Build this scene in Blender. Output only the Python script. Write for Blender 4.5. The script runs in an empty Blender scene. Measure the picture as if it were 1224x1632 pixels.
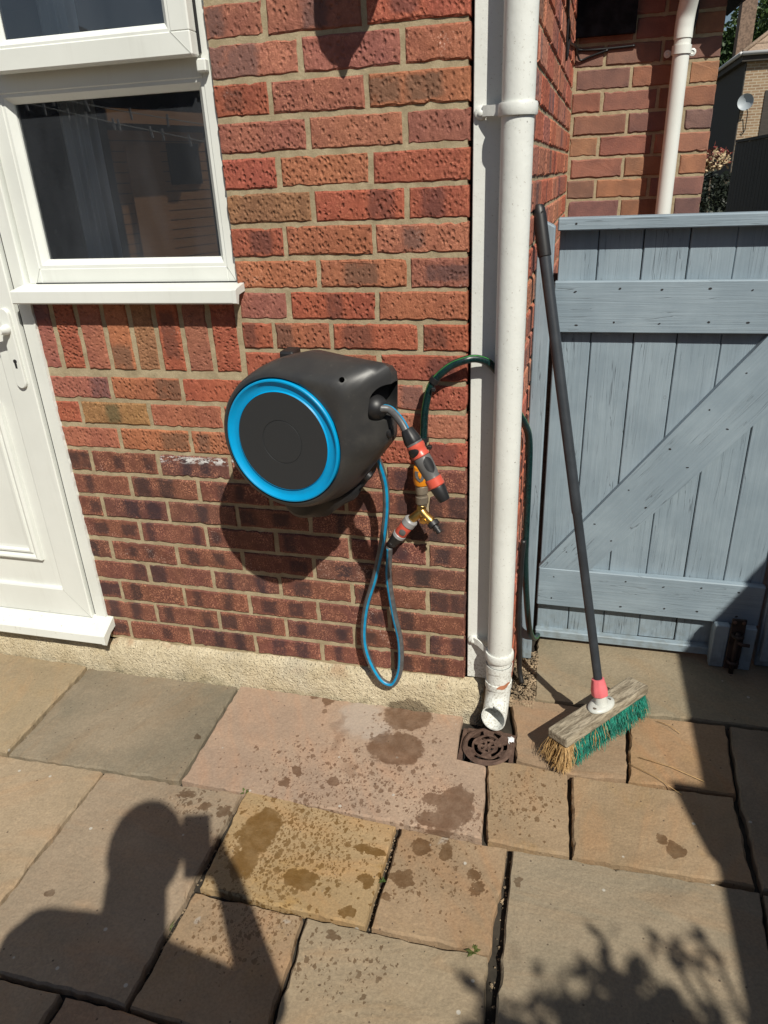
import bpy, bmesh, math, random
from mathutils import Vector, Matrix, noise
R = math.radians
random.seed(7)
scene = bpy.context.scene
COL = scene.collection

# ------------------------------------------------------------------ camera, sky, sun, exposure
cam_data = bpy.data.cameras.new('camera')
cam = bpy.data.objects.new('camera', cam_data)
COL.objects.link(cam)
cam_data.sensor_fit = 'VERTICAL'
cam_data.sensor_height = 24.0
cam_data.lens = 1140.075 / 1632 * 24.0
cam_data.clip_start = 0.02
cam_data.clip_end = 600
cam.matrix_world = Matrix(((0.9687366, -0.06847767, 0.2384538, 0.24253556),
                           (0.2447729, 0.42049522, -0.87365325, -1.7138901),
                           (-0.04044294, 0.9047069, 0.42411059, 1.48350439),
                           (0, 0, 0, 1)))
scene.camera = cam
SUN = Vector((0.40461, -0.55621, 0.72589)).normalized()
world = bpy.data.worlds.new('World')
scene.world = world
world.use_nodes = True
wn = world.node_tree
sky = wn.nodes.new('ShaderNodeTexSky')
sky.sky_type = 'NISHITA'
sky.sun_disc = False
sky.sun_elevation = math.asin(SUN.z)
sky.sun_rotation = math.atan2(SUN.x, SUN.y)
sky.air_density = 1.0
sky.dust_density = 0.6
wn.links.new(sky.outputs[0], wn.nodes['Background'].inputs[0])
wn.nodes['Background'].inputs[1].default_value = 0.046
sun_data = bpy.data.lights.new('sun', 'SUN')
sun_data.energy = 4.4
sun_data.angle = R(0.53)
sun_data.color = (1.0, 0.955, 0.85)
sun = bpy.data.objects.new('sun', sun_data)
COL.objects.link(sun)
sun.rotation_euler = SUN.to_track_quat('Z', 'Y').to_euler()
sun.location = SUN * 20
vs = scene.view_settings
vs.view_transform = 'Standard'
vs.look = 'None'
vs.gamma = 1
vs.use_curve_mapping = False
vs.exposure = 0.22
scene.cycles.max_bounces = 8
scene.cycles.transparent_max_bounces = 12
scene.cycles.use_denoising = True


# ------------------------------------------------------------------ helpers
def link(o, parent=None):
    COL.objects.link(o)
    if parent is not None:
        o.parent = parent
    return o


def mesh_obj(name, verts, faces, mat=None, parent=None, smooth=False, loc=None, rot=None):
    me = bpy.data.meshes.new(name)
    me.from_pydata([tuple(v) for v in verts], [], [tuple(f) for f in faces])
    if mat is not None:
        for m in (mat if isinstance(mat, (list, tuple)) else [mat]):
            me.materials.append(m)
    if smooth:
        me.polygons.foreach_set('use_smooth', [True] * len(me.polygons))
    me.update()
    o = bpy.data.objects.new(name, me)
    if loc is not None:
        o.location = loc
    if rot is not None:
        o.rotation_euler = rot
    return link(o, parent)


def bm_obj(name, bm, mat=None, parent=None, smooth=False, loc=None, rot=None):
    me = bpy.data.meshes.new(name)
    bmesh.ops.recalc_face_normals(bm, faces=bm.faces)
    bm.to_mesh(me)
    bm.free()
    if mat is not None:
        for m in (mat if isinstance(mat, (list, tuple)) else [mat]):
            me.materials.append(m)
    if smooth:
        me.polygons.foreach_set('use_smooth', [True] * len(me.polygons))
    o = bpy.data.objects.new(name, me)
    if loc is not None:
        o.location = loc
    if rot is not None:
        o.rotation_euler = rot
    return link(o, parent)


def thing(name, label, cat, loc=(0, 0, 0), group=None, kind=None):
    o = bpy.data.objects.new(name, None)
    o.empty_display_size = 0.05
    o.location = loc
    link(o)
    return tag(o, label, cat, group, kind)


def tag(o, label, cat, group=None, kind=None):
    o['label'] = label
    if cat:
        o['category'] = cat
    if group:
        o['group'] = group
    if kind:
        o['kind'] = kind
    return o


def add_box(bm, x0, x1, y0, y1, z0, z1, bev=0.0, mtx=None, seg=1):
    v = [bm.verts.new(p) for p in [(x0, y0, z0), (x1, y0, z0), (x1, y1, z0), (x0, y1, z0),
                                   (x0, y0, z1), (x1, y0, z1), (x1, y1, z1), (x0, y1, z1)]]
    fs = [bm.faces.new([v[i] for i in f]) for f in
          [(0, 3, 2, 1), (4, 5, 6, 7), (0, 1, 5, 4), (1, 2, 6, 5), (2, 3, 7, 6), (3, 0, 4, 7)]]
    vs_ = v
    if bev > 0:
        es = list({e for f in fs for e in f.edges})
        r = bmesh.ops.bevel(bm, geom=es, offset=bev, segments=seg, profile=0.5, affect='EDGES')
        vs_ = list({w for f in r['faces'] for w in f.verts} | {w for w in v if w.is_valid})
    if mtx is not None:
        bmesh.ops.transform(bm, matrix=mtx, verts=[w for w in vs_ if w.is_valid])


def box(name, x0, x1, y0, y1, z0, z1, mat, parent=None, bev=0.0, seg=1, smooth=False):
    """a box whose origin sits at its own centre"""
    c = ((x0 + x1) / 2, (y0 + y1) / 2, (z0 + z1) / 2)
    bm = bmesh.new()
    add_box(bm, x0 - c[0], x1 - c[0], y0 - c[1], y1 - c[1], z0 - c[2], z1 - c[2], bev, None, seg)
    return bm_obj(name, bm, mat, parent, smooth, loc=c)


def prism(name, prof, x0, x1, mat, parent=None):
    """(y, z) profile extruded along x"""
    n = len(prof)
    vs_ = [(x0, y, z) for y, z in prof] + [(x1, y, z) for y, z in prof]
    fs = [tuple(range(n - 1, -1, -1)), tuple(range(n, 2 * n))]
    fs += [(i, (i + 1) % n, n + (i + 1) % n, n + i) for i in range(n)]
    bm = bmesh.new()
    bv = [bm.verts.new(v) for v in vs_]
    for f in fs:
        bm.faces.new([bv[i] for i in f])
    return bm_obj(name, bm, mat, parent)


def spline(pts, n=8):
    P = [Vector(p) for p in pts]
    if len(P) < 3:
        return P
    out = []
    Q = [P[0] * 2 - P[1]] + P + [P[-1] * 2 - P[-2]]
    for i in range(1, len(Q) - 2):
        a, b, c, d = Q[i - 1], Q[i], Q[i + 1], Q[i + 2]
        for k in range(n):
            t = k / n
            out.append(0.5 * ((2 * b) + (c - a) * t + (2 * a - 5 * b + 4 * c - d) * t * t + (3 * b - a - 3 * c + d) * t ** 3))
    out.append(P[-1])
    return out


def tube_geo(path, rad, seg=12, caps=True, up=None):
    """verts, faces, faces' sector index"""
    P = [Vector(p) for p in path]
    n = len(P)
    T = [(P[min(i + 1, n - 1)] - P[max(i - 1, 0)]).normalized() for i in range(n)]
    u = Vector(up) if up is not None else (Vector((0, 0, 1)) if abs(T[0].z) < 0.9 else Vector((0, -1, 0)))
    u = (u - T[0] * u.dot(T[0])).normalized()
    V, F, S = [], [], []
    for i in range(n):
        u = (u - T[i] * u.dot(T[i])).normalized()
        w = T[i].cross(u)
        r = rad[i] if isinstance(rad, (list, tuple)) else rad
        for k in range(seg):
            a = 2 * math.pi * k / seg
            V.append(P[i] + (u * math.cos(a) + w * math.sin(a)) * r)
    for i in range(n - 1):
        for k in range(seg):
            k2 = (k + 1) % seg
            F.append((i * seg + k, i * seg + k2, (i + 1) * seg + k2, (i + 1) * seg + k))
            S.append(k)
    if caps:
        F.append(tuple(range(seg - 1, -1, -1)))
        F.append(tuple(range((n - 1) * seg, n * seg)))
        S += [-1, -1]
    return V, F, S


def tube(name, path, rad, mat, parent=None, seg=12, stripe=None, up=None, caps=True):
    V, F, S = tube_geo(path, rad, seg, caps, up)
    o = mesh_obj(name, V, F, mat, parent, smooth=True)
    if stripe:
        for f, s in zip(o.data.polygons, S):
            if s in stripe:
                f.material_index = 1
    return o


def lathe(name, prof, origin, axis, mat, parent=None, seg=28, smooth=True, flats=None):
    """prof: (t along axis, radius); sharp steps by repeating points"""
    A = Vector(axis).normalized()
    u = A.orthogonal().normalized()
    w = A.cross(u)
    O = Vector(origin)
    V, F = [], []
    for t, r in prof:
        for k in range(seg):
            a = 2 * math.pi * k / seg
            rr = r
            if flats:
                rr = r * (1 + flats[1] * (1 if (k * flats[0] // seg) % 2 else 0))
            V.append(A * t + (u * math.cos(a) + w * math.sin(a)) * rr)
    n = len(prof)
    for i in range(n - 1):
        for k in range(seg):
            k2 = (k + 1) % seg
            F.append((i * seg + k, i * seg + k2, (i + 1) * seg + k2, (i + 1) * seg + k))
    F.append(tuple(range(seg - 1, -1, -1)))
    F.append(tuple(range((n - 1) * seg, n * seg)))
    o = mesh_obj(name, V, F, mat, parent, loc=O)
    me = o.data
    if smooth:
        me.polygons.foreach_set('use_smooth', [True] * len(me.polygons))
        try:
            me.set_sharp_from_angle(angle=R(35))
        except Exception:
            pass
    return o


# ------------------------------------------------------------------ node helpers
class NT:
    def __init__(s, name):
        s.m = bpy.data.materials.new(name)
        s.m.use_nodes = True
        s.t = s.m.node_tree
        s.t.nodes.clear()
        s.out = s.t.nodes.new('ShaderNodeOutputMaterial')
        s.b = s.t.nodes.new('ShaderNodeBsdfPrincipled')
        s.t.links.new(s.b.outputs[0], s.out.inputs[0])

    def n(s, typ, ins=None, **props):
        nd = s.t.nodes.new('ShaderNode' + typ)
        for k, v in props.items():
            setattr(nd, k, v)
        for k, v in (ins or {}).items():
            s.put(nd.inputs[k], v)
        return nd

    def put(s, sock, v):
        if hasattr(v, 'is_output') or isinstance(v, bpy.types.NodeSocket):
            s.t.links.new(v, sock)
        elif isinstance(v, (tuple, list)) and len(v) == 3 and sock.type == 'RGBA':
            sock.default_value = (*v, 1)
        else:
            sock.default_value = v

    def math(s, op, a, b=None, c=None, clamp=False):
        nd = s.n('Math', operation=op, use_clamp=clamp)
        s.put(nd.inputs[0], a)
        if b is not None:
            s.put(nd.inputs[1], b)
        if c is not None:
            s.put(nd.inputs[2], c)
        return nd.outputs[0]

    def vmath(s, op, a, b=None, sc=None):
        nd = s.n('VectorMath', operation=op)
        s.put(nd.inputs[0], a)
        if b is not None:
            s.put(nd.inputs[1], b)
        if sc is not None:
            s.put(nd.inputs['Scale'], sc)
        return nd.outputs['Value'] if op in ('LENGTH', 'DISTANCE', 'DOT_PRODUCT') else nd.outputs[0]

    def mix(s, f, a, b, mode='MIX'):
        nd = s.n('Mix', data_type='RGBA', blend_type=mode)
        s.put(nd.inputs[0], f)
        s.put(nd.inputs[6], a)
        s.put(nd.inputs[7], b)
        return nd.outputs[2]

    def ramp(s, f, lo, hi, a=0.0, b=1.0):
        nd = s.n('MapRange', interpolation_type='SMOOTHSTEP')
        s.put(nd.inputs[0], f)
        nd.inputs[1].default_value = lo
        nd.inputs[2].default_value = hi
        nd.inputs[3].default_value = a
        nd.inputs[4].default_value = b
        return nd.outputs[0]

    def noise(s, vec, scale, detail=3.0, rough=0.55, dist=0.0, col=False):
        nd = s.n('TexNoise', {'Vector': vec, 'Scale': scale, 'Detail': detail, 'Roughness': rough, 'Distortion': dist})
        return nd.outputs[1] if col else nd.outputs[0]

    def voro(s, vec, scale, feature='F1', rnd=1.0, out=0):
        nd = s.n('TexVoronoi', {'Vector': vec, 'Scale': scale, 'Randomness': rnd}, feature=feature)
        return nd.outputs[out]

    def obj(s):
        return s.n('TexCoord').outputs['Object']

    def pos(s):
        return s.n('NewGeometry').outputs['Position']

    def scale(s, vec, xyz, rot=(0, 0, 0)):
        nd = s.n('Mapping', {'Vector': vec, 'Scale': xyz, 'Rotation': rot})
        return nd.outputs[0]

    def attr(s, name, vec=False):
        nd = s.n('Attribute', attribute_type='OBJECT', attribute_name=name)
        return nd.outputs['Vector'] if vec else nd.outputs['Fac']

    def rand(s):
        return s.n('ObjectInfo').outputs['Random']

    def color(s):
        return s.n('ObjectInfo').outputs['Color']

    def bump(s, h, strength=0.5, dist=0.002, norm=None):
        nd = s.n('Bump', {'Height': h, 'Strength': strength, 'Distance': dist})
        if norm is not None:
            s.put(nd.inputs['Normal'], norm)
        return nd.outputs[0]

    def set(s, col=None, rough=None, norm=None, **kw):
        if col is not None:
            s.put(s.b.inputs['Base Color'], col)
        if rough is not None:
            s.put(s.b.inputs['Roughness'], rough)
        if norm is not None:
            s.put(s.b.inputs['Normal'], norm)
        for k, v in kw.items():
            s.put(s.b.inputs[k], v)
        return s.m


def sep(t, vec):
    nd = t.n('SeparateXYZ', {0: vec})
    return nd.outputs


def plain(name, col, rough=0.5, metal=0.0, bump=0.0, bscale=300.0, vary=0.0, spec=0.5):
    t = NT(name)
    o = t.obj()
    c = col
    if vary > 0:
        nz = t.noise(o, 18, 4)
        c = t.mix(t.ramp(nz, 0.3, 0.7), tuple(x * (1 - vary) for x in col), tuple(min(1, x * (1 + vary)) for x in col))
    kw = {'Metallic': metal, 'Specular IOR Level': spec}
    nrm = t.bump(t.noise(o, bscale, 3), bump, 0.001) if bump else None
    return t.set(c, rough, nrm, **kw)


# ------------------------------------------------------------------ materials
def brick_material():
    t = NT('brick_clay')
    o = t.obj()
    rnd = t.rand()
    off = t.n('CombineXYZ', {0: t.math('MULTIPLY', rnd, 37.0), 1: t.math('MULTIPLY', rnd, 91.0), 2: t.math('MULTIPLY', rnd, 53.0)}).outputs[0]
    p = t.vmath('ADD', o, off)
    xyz = sep(t, o)
    base = t.color()
    # firing variation along the brick
    big = t.noise(t.scale(p, (1, 1, 0.5)), 11, 2)
    c = t.mix(t.ramp(big, 0.3, 0.7), t.mix(0.5, base, (0.24, 0.085, 0.062)), t.mix(0.3, base, (0.52, 0.21, 0.105)))
    c = t.mix(0.6, base, c)
    mid = t.noise(p, 70, 3)
    c = t.mix(t.ramp(mid, 0.3, 0.75), t.mix(1.0, c, (0.76, 0.74, 0.72), 'MULTIPLY'), c)
    # dark kiss marks across the face
    pa = t.attr('patch', True)
    ps = sep(t, pa)
    wob = t.math('MULTIPLY', t.math('SUBTRACT', t.noise(p, 60, 3), 0.5), 0.022)
    masks = []
    for i in (0, 1):
        d = t.math('ABSOLUTE', t.math('SUBTRACT', t.math('ADD', xyz[0], wob), ps[i]))
        masks.append(t.math('SUBTRACT', 1.0, t.ramp(t.math('SUBTRACT', d, ps[2]), -0.011, 0.008)))
    az = t.math('ADD', t.math('ABSOLUTE', xyz[2]), t.math('MULTIPLY', t.math('SUBTRACT', t.noise(p, 75, 3), 0.5), 0.02))
    inset = t.ramp(t.math('ADD', az, t.math('MULTIPLY', t.math('SUBTRACT', rnd, 0.35), 0.016)), 0.024, 0.031, 1.0, 0.12)
    pm = t.math('MULTIPLY', t.math('MAXIMUM', masks[0], masks[1]), t.ramp(t.noise(p, 35, 2), 0.25, 0.5, 0.5, 1.0))
    pm = t.math('MULTIPLY', pm, inset)
    c = t.mix(t.math('MULTIPLY', pm, 0.85), c, t.mix(1.0, base, (0.40, 0.55, 0.70), 'MULTIPLY'))
    # sandy flecks
    fl = t.noise(p, 260, 3, 0.7)
    fl2 = t.noise(p, 28, 3)
    fm = t.math('MULTIPLY', t.math('MULTIPLY', t.ramp(fl, 0.525, 0.585), t.ramp(fl2, 0.32, 0.62)), t.attr('fleck'))
    fm = t.math('MULTIPLY', fm, t.math('SUBTRACT', 1.0, t.math('MULTIPLY', pm, 0.8)))
    c = t.mix(fm, c, t.mix(0.35, (0.66, 0.29, 0.165), t.mix(1.0, base, (2.1, 2.4, 2.4), 'MULTIPLY')))
    sm = t.math('ADD', t.noise(t.scale(p, (55, 1, 130)), 1.0, 4, 0.7), t.math('MULTIPLY', t.noise(p, 22, 2), 0.25))
    sm = t.math('MULTIPLY', t.ramp(sm, 0.61, 0.70), t.math('MULTIPLY', t.ramp(xyz[2], 0.004, 0.018), t.ramp(xyz[2], 0.033, 0.024)))
    c = t.mix(t.math('MULTIPLY', sm, t.attr('spatter')), c, (0.70, 0.70, 0.69))
    # pale efflorescence on a few
    ef = t.math('MULTIPLY', t.ramp(t.noise(p, 260, 3), 0.55, 0.7), t.math('MULTIPLY', t.ramp(t.noise(p, 16, 2), 0.55, 0.7), t.ramp(rnd, 0.5, 0.95)))
    c = t.mix(t.math('MULTIPLY', ef, 0.55), c, (0.55, 0.48, 0.45))
    # rolled pits on a slanting lattice
    dv = t.scale(p, (1.0, 1.0, 0.78), (0, R(-33), 0))
    dv = t.vmath('ADD', dv, t.vmath('SCALE', t.noise(p, 30, 2, col=True), sc=0.010))
    v = t.voro(dv, 92, rnd=0.72)
    pit = t.ramp(v, 0.50, 0.06)
    pit = t.math('MULTIPLY', t.math('MULTIPLY', pit, t.attr('dimple')), t.ramp(t.noise(p, 34, 2), 0.25, 0.55, 0.35, 1.0))
    rub = t.noise(t.scale(p, (1, 1, 0.5), (0, R(-33), 0)), 120, 3)
    grain = t.noise(p, 420, 2, 0.6)
    h = t.math('SUBTRACT', t.math('MULTIPLY', rub, t.math('ADD', 0.25, t.math('MULTIPLY', t.attr('dimple'), 0.55))), t.math('MULTIPLY', pit, 1.25))
    h = t.math('ADD', h, t.math('MULTIPLY', grain, 0.38))
    c = t.mix(t.math('MULTIPLY', pit, 0.3), c, t.mix(1.0, base, (0.42, 0.34, 0.3), 'MULTIPLY'))  # hollows of the pits are also shaded in the colour
    return t.set(c, 0.78, t.bump(h, 0.95, 0.0036), **{'Specular IOR Level': 0.4})


def smooth_brick_material():
    t = NT('brick_rear')
    o = t.obj()
    rnd = t.rand()
    p = t.vmath('ADD', o, t.n('CombineXYZ', {0: t.math('MULTIPLY', rnd, 37.0), 2: t.math('MULTIPLY', rnd, 53.0)}).outputs[0])
    c = t.mix(t.ramp(t.noise(p, 14, 3), 0.3, 0.7), t.mix(1.0, t.color(), (0.7, 0.72, 0.78), 'MULTIPLY'), t.color())
    c = t.mix(t.math('MULTIPLY', t.ramp(t.noise(p, 300, 2), 0.58, 0.7), 0.3), c, (0.4, 0.22, 0.13))
    h = t.noise(p, 180, 4)
    return t.set(c, 0.85, t.bump(h, 0.7, 0.002))


def mortar_material():
    t = NT('mortar')
    p = t.pos()
    n1 = t.noise(p, 26, 4)
    n2 = t.noise(p, 420, 3, 0.7)
    c = t.mix(t.ramp(n1, 0.3, 0.7), (0.345, 0.28, 0.178), (0.475, 0.395, 0.26))
    c = t.mix(t.ramp(n2, 0.35, 0.75), t.mix(1.0, c, (0.8, 0.78, 0.74), 'MULTIPLY'), c)
    h = t.math('ADD', t.math('MULTIPLY', n2, 0.6), t.noise(p, 90, 3))
    return t.set(c, 0.95, t.bump(h, 0.7, 0.002))


def concrete_material():
    t = NT('rough_concrete')
    p = t.pos()
    n1 = t.noise(p, 9, 5, 0.65)
    n2 = t.noise(p, 160, 4, 0.7)
    pit = t.voro(p, 120)
    c = t.mix(t.ramp(n1, 0.3, 0.7), (0.66, 0.56, 0.38), (0.86, 0.76, 0.56))
    c = t.mix(t.ramp(n2, 0.4, 0.8), t.mix(1.0, c, (0.74, 0.72, 0.68), 'MULTIPLY'), c)
    xyz = sep(t, p)
    rust = t.math('MULTIPLY', t.ramp(t.noise(p, 14, 3), 0.55, 0.72), t.ramp(xyz[2], 0.06, 0.11))
    c = t.mix(t.math('MULTIPLY', rust, 0.5), c, (0.36, 0.19, 0.10))
    foot = t.math('MULTIPLY', t.ramp(xyz[2], 0.035, 0.0), t.ramp(t.noise(p, 22, 4, 0.65), 0.42, 0.68))
    c = t.mix(t.math('MULTIPLY', foot, 0.55), c, (0.20, 0.175, 0.10))
    grey = t.ramp(t.noise(p, 5, 3), 0.5, 0.72)
    c = t.mix(t.math('MULTIPLY', grey, 0.35), c, (0.50, 0.48, 0.41))
    stain = t.ramp(t.vmath('LENGTH', t.vmath('DIVIDE', t.vmath('SUBTRACT', t.vmath('ADD', p, t.vmath('SCALE', t.noise(p, 40, 3, col=True), sc=0.05)), (-0.135, 0.0, 0.02)), (0.075, 0.3, 0.045))), 1.0, 0.8)
    c = t.mix(t.math('MULTIPLY', stain, 0.8), c, (0.17, 0.125, 0.075))
    h = t.math('ADD', t.noise(p, 55, 5, 0.7), t.math('ADD', t.math('MULTIPLY', n2, 0.5), t.math('MULTIPLY', t.ramp(pit, 0.1, 0.35), 0.35)))
    return t.set(c, 0.95, t.bump(h, 1.0, 0.011))


WET = [(-0.162, -0.063, 0.074, 0.063), (-0.168, -0.201, 0.084, 0.065), (0.032, -0.371, 0.050, 0.066), (-0.0, -0.428, 0.056, 0.030), (-0.02, -0.36, 0.03, 0.022), (-0.422, -0.045, 0.017, 0.02), (-0.466, -0.03, 0.016, 0.017), (-0.414, -0.088, 0.011, 0.013), (-0.417, -0.338, 0.017, 0.018), (-0.431, -0.388, 0.015, 0.016), (-0.306, -0.359, 0.022, 0.017), (-0.029, -0.51, 0.027, 0.025), (0.03, -0.512, 0.018, 0.024), (-0.054, -0.604, 0.028, 0.024), (-0.091, -0.602, 0.014, 0.01), (0.106, -0.562, 0.017, 0.013), (0.117, -0.591, 0.021, 0.015), (0.567, -0.39, 0.021, 0.022), (0.538, -0.369, 0.013, 0.013), (0.209, -0.556, 0.011, 0.012), (-0.681, -0.476, 0.019, 0.016), (-0.616, -0.508, 0.016, 0.014), (-0.555, -0.508, 0.015, 0.019), (-0.855, -0.817, 0.013, 0.01), (-0.436, -0.550, 0.050, 0.070), (-0.440, -0.645, 0.036, 0.045), (-0.289, -0.659, 0.039, 0.028), (-0.146, -0.547, 0.045, 0.015), (-0.138, -0.626, 0.02, 0.019), (-0.158, -0.716, 0.019, 0.013), (-0.758, -0.268, 0.011, 0.012), (-0.084, -0.66, 0.014, 0.012), (-0.175, -0.772, 0.012, 0.012)]
DAMP = [(-0.275, -0.308, 0.031, 0.031), (-0.335, -0.199, 0.02, 0.06), (-0.36, -0.13, 0.015, 0.05)]
DENS = [(0.01, -0.395, 0.135, 0.125, 1.05), (-0.40, -0.59, 0.15, 0.17, 1.15), (-0.165, -0.15, 0.15, 0.17, 0.45), (-0.26, -0.333, 0.334, 0.16, 0.62), (-0.324, -0.556, 0.198, 0.175, 1.0), (-0.373, -0.786, 0.151, 0.115, 0.85), (-0.139, -0.833, 0.153, 0.105, 0.35), (0.194, -0.304, 0.127, 0.137, 0.5), (-0.661, -0.507, 0.099, 0.074, 0.5), (-0.0, -0.592, 0.156, 0.121, 0.42)]
PALE = [(-0.304, -0.086, 0.075, 0.103), (-0.24, -0.142, 0.055, 0.062), (0.017, -0.482, 0.015, 0.012), (-0.273, -0.769, 0.010, 0.010), (-0.472, -0.808, 0.010, 0.010)]


def slab_material():
    t = NT('riven_sandstone')
    p = t.pos()
    o = t.obj()
    rnd = t.rand()
    po = t.vmath('ADD', o, t.n('CombineXYZ', {0: t.math('MULTIPLY', rnd, 41.0), 1: t.math('MULTIPLY', rnd, 17.0), 2: 0.0}).outputs[0])
    base = t.color()
    n1 = t.noise(po, 3.2, 6, 0.6, 0.6)
    rot = t.n('VectorRotate', {'Vector': po, 'Angle': t.math('MULTIPLY', rnd, 9.0)}, rotation_type='Z_AXIS').outputs[0]
    band = t.noise(t.scale(rot, (1.6, 4.5, 1.0)), 2.2, 5, 0.55, 1.2)
    c = t.mix(t.ramp(n1, 0.28, 0.72), t.mix(1.0, base, (0.85, 0.84, 0.83), 'MULTIPLY'), t.mix(0.24, base, (0.46, 0.33, 0.22)))
    c = t.mix(t.math('MULTIPLY', t.ramp(band, 0.42, 0.75), 0.5), c, t.mix(1.0, base, (1.18, 0.94, 0.78), 'MULTIPLY'))
    ochre = t.math('MULTIPLY', t.ramp(t.noise(po, 5.0, 4, 0.6, 1.0), 0.52, 0.75), t.attr('ochre'))
    c = t.mix(t.math('MULTIPLY', ochre, 0.85), c, (0.36, 0.215, 0.072))
    fine = t.noise(p, 160, 4, 0.7)
    c = t.mix(t.ramp(fine, 0.3, 0.7), t.mix(1.0, c, (0.84, 0.83, 0.82), 'MULTIPLY'), t.mix(1.0, c, (1.07, 1.06, 1.05), 'MULTIPLY'))
    grime = t.ramp(t.noise(p, 7, 5, 0.65), 0.52, 0.78)
    c = t.mix(t.math('MULTIPLY', grime, 0.2), c, (0.12, 0.10, 0.075))
    vein = t.ramp(t.math('ABSOLUTE', t.math('SUBTRACT', t.noise(rot, 2.6, 5, 0.6, 0.5), 0.5)), 0.007, 0.0)
    c = t.mix(t.math('MULTIPLY', vein, 0.3), c, t.mix(1.0, c, (1.28, 1.24, 1.2), 'MULTIPLY'))
    # small dark specks
    sv = t.n('TexVoronoi', {'Vector': p, 'Scale': 42.0}, feature='F1')
    speck = t.math('MULTIPLY', t.math('LESS_THAN', sv.outputs[0], 0.1), t.math('GREATER_THAN', sep(t, sv.outputs[1])[0], 0.72))
    c = t.mix(t.math('MULTIPLY', speck, 0.75), c, (0.06, 0.04, 0.03))
    sv2 = t.n('TexVoronoi', {'Vector': p, 'Scale': 30.0}, feature='F1')
    lich = t.math('MULTIPLY', t.ramp(sv2.outputs[0], 0.16, 0.1), t.math('GREATER_THAN', sep(t, sv2.outputs[1])[1], 0.93))
    c = t.mix(t.math('MULTIPLY', lich, 0.7), c, (0.5, 0.48, 0.43))
    xy = t.n('CombineXYZ', {0: sep(t, p)[0], 1: sep(t, p)[1], 2: 0.0}).outputs[0]

    def ell(b, pw):
        d = t.vmath('SUBTRACT', pw, (b[0], b[1], 0))
        d = t.vmath('DIVIDE', d, (b[2], b[3], 1))
        return t.vmath('LENGTH', d)
    # pale worn patches
    wob2 = t.vmath('ADD', xy, t.vmath('SCALE', t.vmath('SUBTRACT', t.noise(p, 16, 4, col=True), (0.5, 0.5, 0.5)), sc=0.09))
    pm = None
    for b in PALE:
        e = t.ramp(ell(b, wob2), 1.1, 0.55)
        pm = e if pm is None else t.math('MAXIMUM', pm, e)
    c = t.mix(t.math('MULTIPLY', pm, 0.34), c, (0.42, 0.40, 0.37))
    # water
    wob = t.vmath('ADD', xy, t.vmath('SCALE', t.vmath('SUBTRACT', t.noise(p, 60, 3, 0.6, col=True), (0.5, 0.5, 0.5)), sc=0.030))
    wob = t.vmath('ADD', wob, t.vmath('SCALE', t.vmath('SUBTRACT', t.noise(p, 24, 2, col=True), (0.5, 0.5, 0.5)), sc=0.035))
    wob = t.n('VectorMath', {0: wob, 1: (1, 1, 0)}, operation='MULTIPLY').outputs[0]
    wm = None
    for b in WET:
        e = t.ramp(ell(b, wob), 1.06, 0.94)
        wm = e if wm is None else t.math('MAXIMUM', wm, e)
    dn = None
    for b in DENS:
        e = t.math('MULTIPLY', t.ramp(ell(b, wob2), 1.25, 0.25), b[4])
        dn = e if dn is None else t.math('MAXIMUM', dn, e)
    drops = None
    for sc_, th, lo in ((58.0, 0.36, 0.05), (105.0, 0.40, 0.0), (170.0, 0.40, 0.1), (27.0, 0.24, 0.5)):
        v = t.n('TexVoronoi', {'Vector': t.vmath('ADD', t.n('Mapping', {'Vector': p, 'Rotation': (0, 0, 0.5), 'Scale': (1.0, 0.75, 1.0)}).outputs[0], t.vmath('SCALE', t.noise(p, 120, 2, col=True), sc=0.012)), 'Scale': sc_}, feature='F1')
        cell = sep(t, v.outputs[1])
        size = t.math('MULTIPLY', t.math('ADD', 0.45, t.math('MULTIPLY', cell[1], 0.75)), th)
        on = t.math('LESS_THAN', t.math('ADD', cell[0], lo), t.math('MULTIPLY', dn, 0.85))
        e = t.math('MULTIPLY', t.math('LESS_THAN', v.outputs[0], size), on)
        drops = e if drops is None else t.math('MAXIMUM', drops, e)
    damp = None
    for b in DAMP:
        e = t.ramp(ell(b, wob2), 1.2, 0.5)
        damp = e if damp is None else t.math('MAXIMUM', damp, e)
    wet = t.math('MAXIMUM', wm, t.math('MULTIPLY', drops, 0.9))
    wet = t.math('MAXIMUM', wet, t.math('MULTIPLY', damp, 0.4))
    wetc = t.mix(1.0, t.mix(0.35, c, base), (0.42, 0.345, 0.30), 'MULTIPLY')
    wetc = t.mix(t.math('MULTIPLY', t.attr('ochre'), 0.5), wetc, (0.15, 0.080, 0.014))
    wetc = t.mix(t.ramp(t.noise(p, 28, 4, 0.6), 0.35, 0.7), wetc, t.mix(0.28, wetc, c))
    c = t.mix(wet, c, wetc)
    h = t.math('ADD', t.noise(po, 7, 6, 0.6, 0.4), t.math('ADD', t.math('MULTIPLY', t.noise(p, 42, 5, 0.65), 0.35), t.math('MULTIPLY', fine, 0.09)))
    h = t.math('ADD', h, t.math('MULTIPLY', t.ramp(band, 0.35, 0.65), 0.12))
    rough = t.math('SUBTRACT', 0.86, t.math('MULTIPLY', wet, 0.45))
    return t.set(c, rough, t.bump(h, 0.75, 0.009), **{'Specular IOR Level': 0.4})


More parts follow.
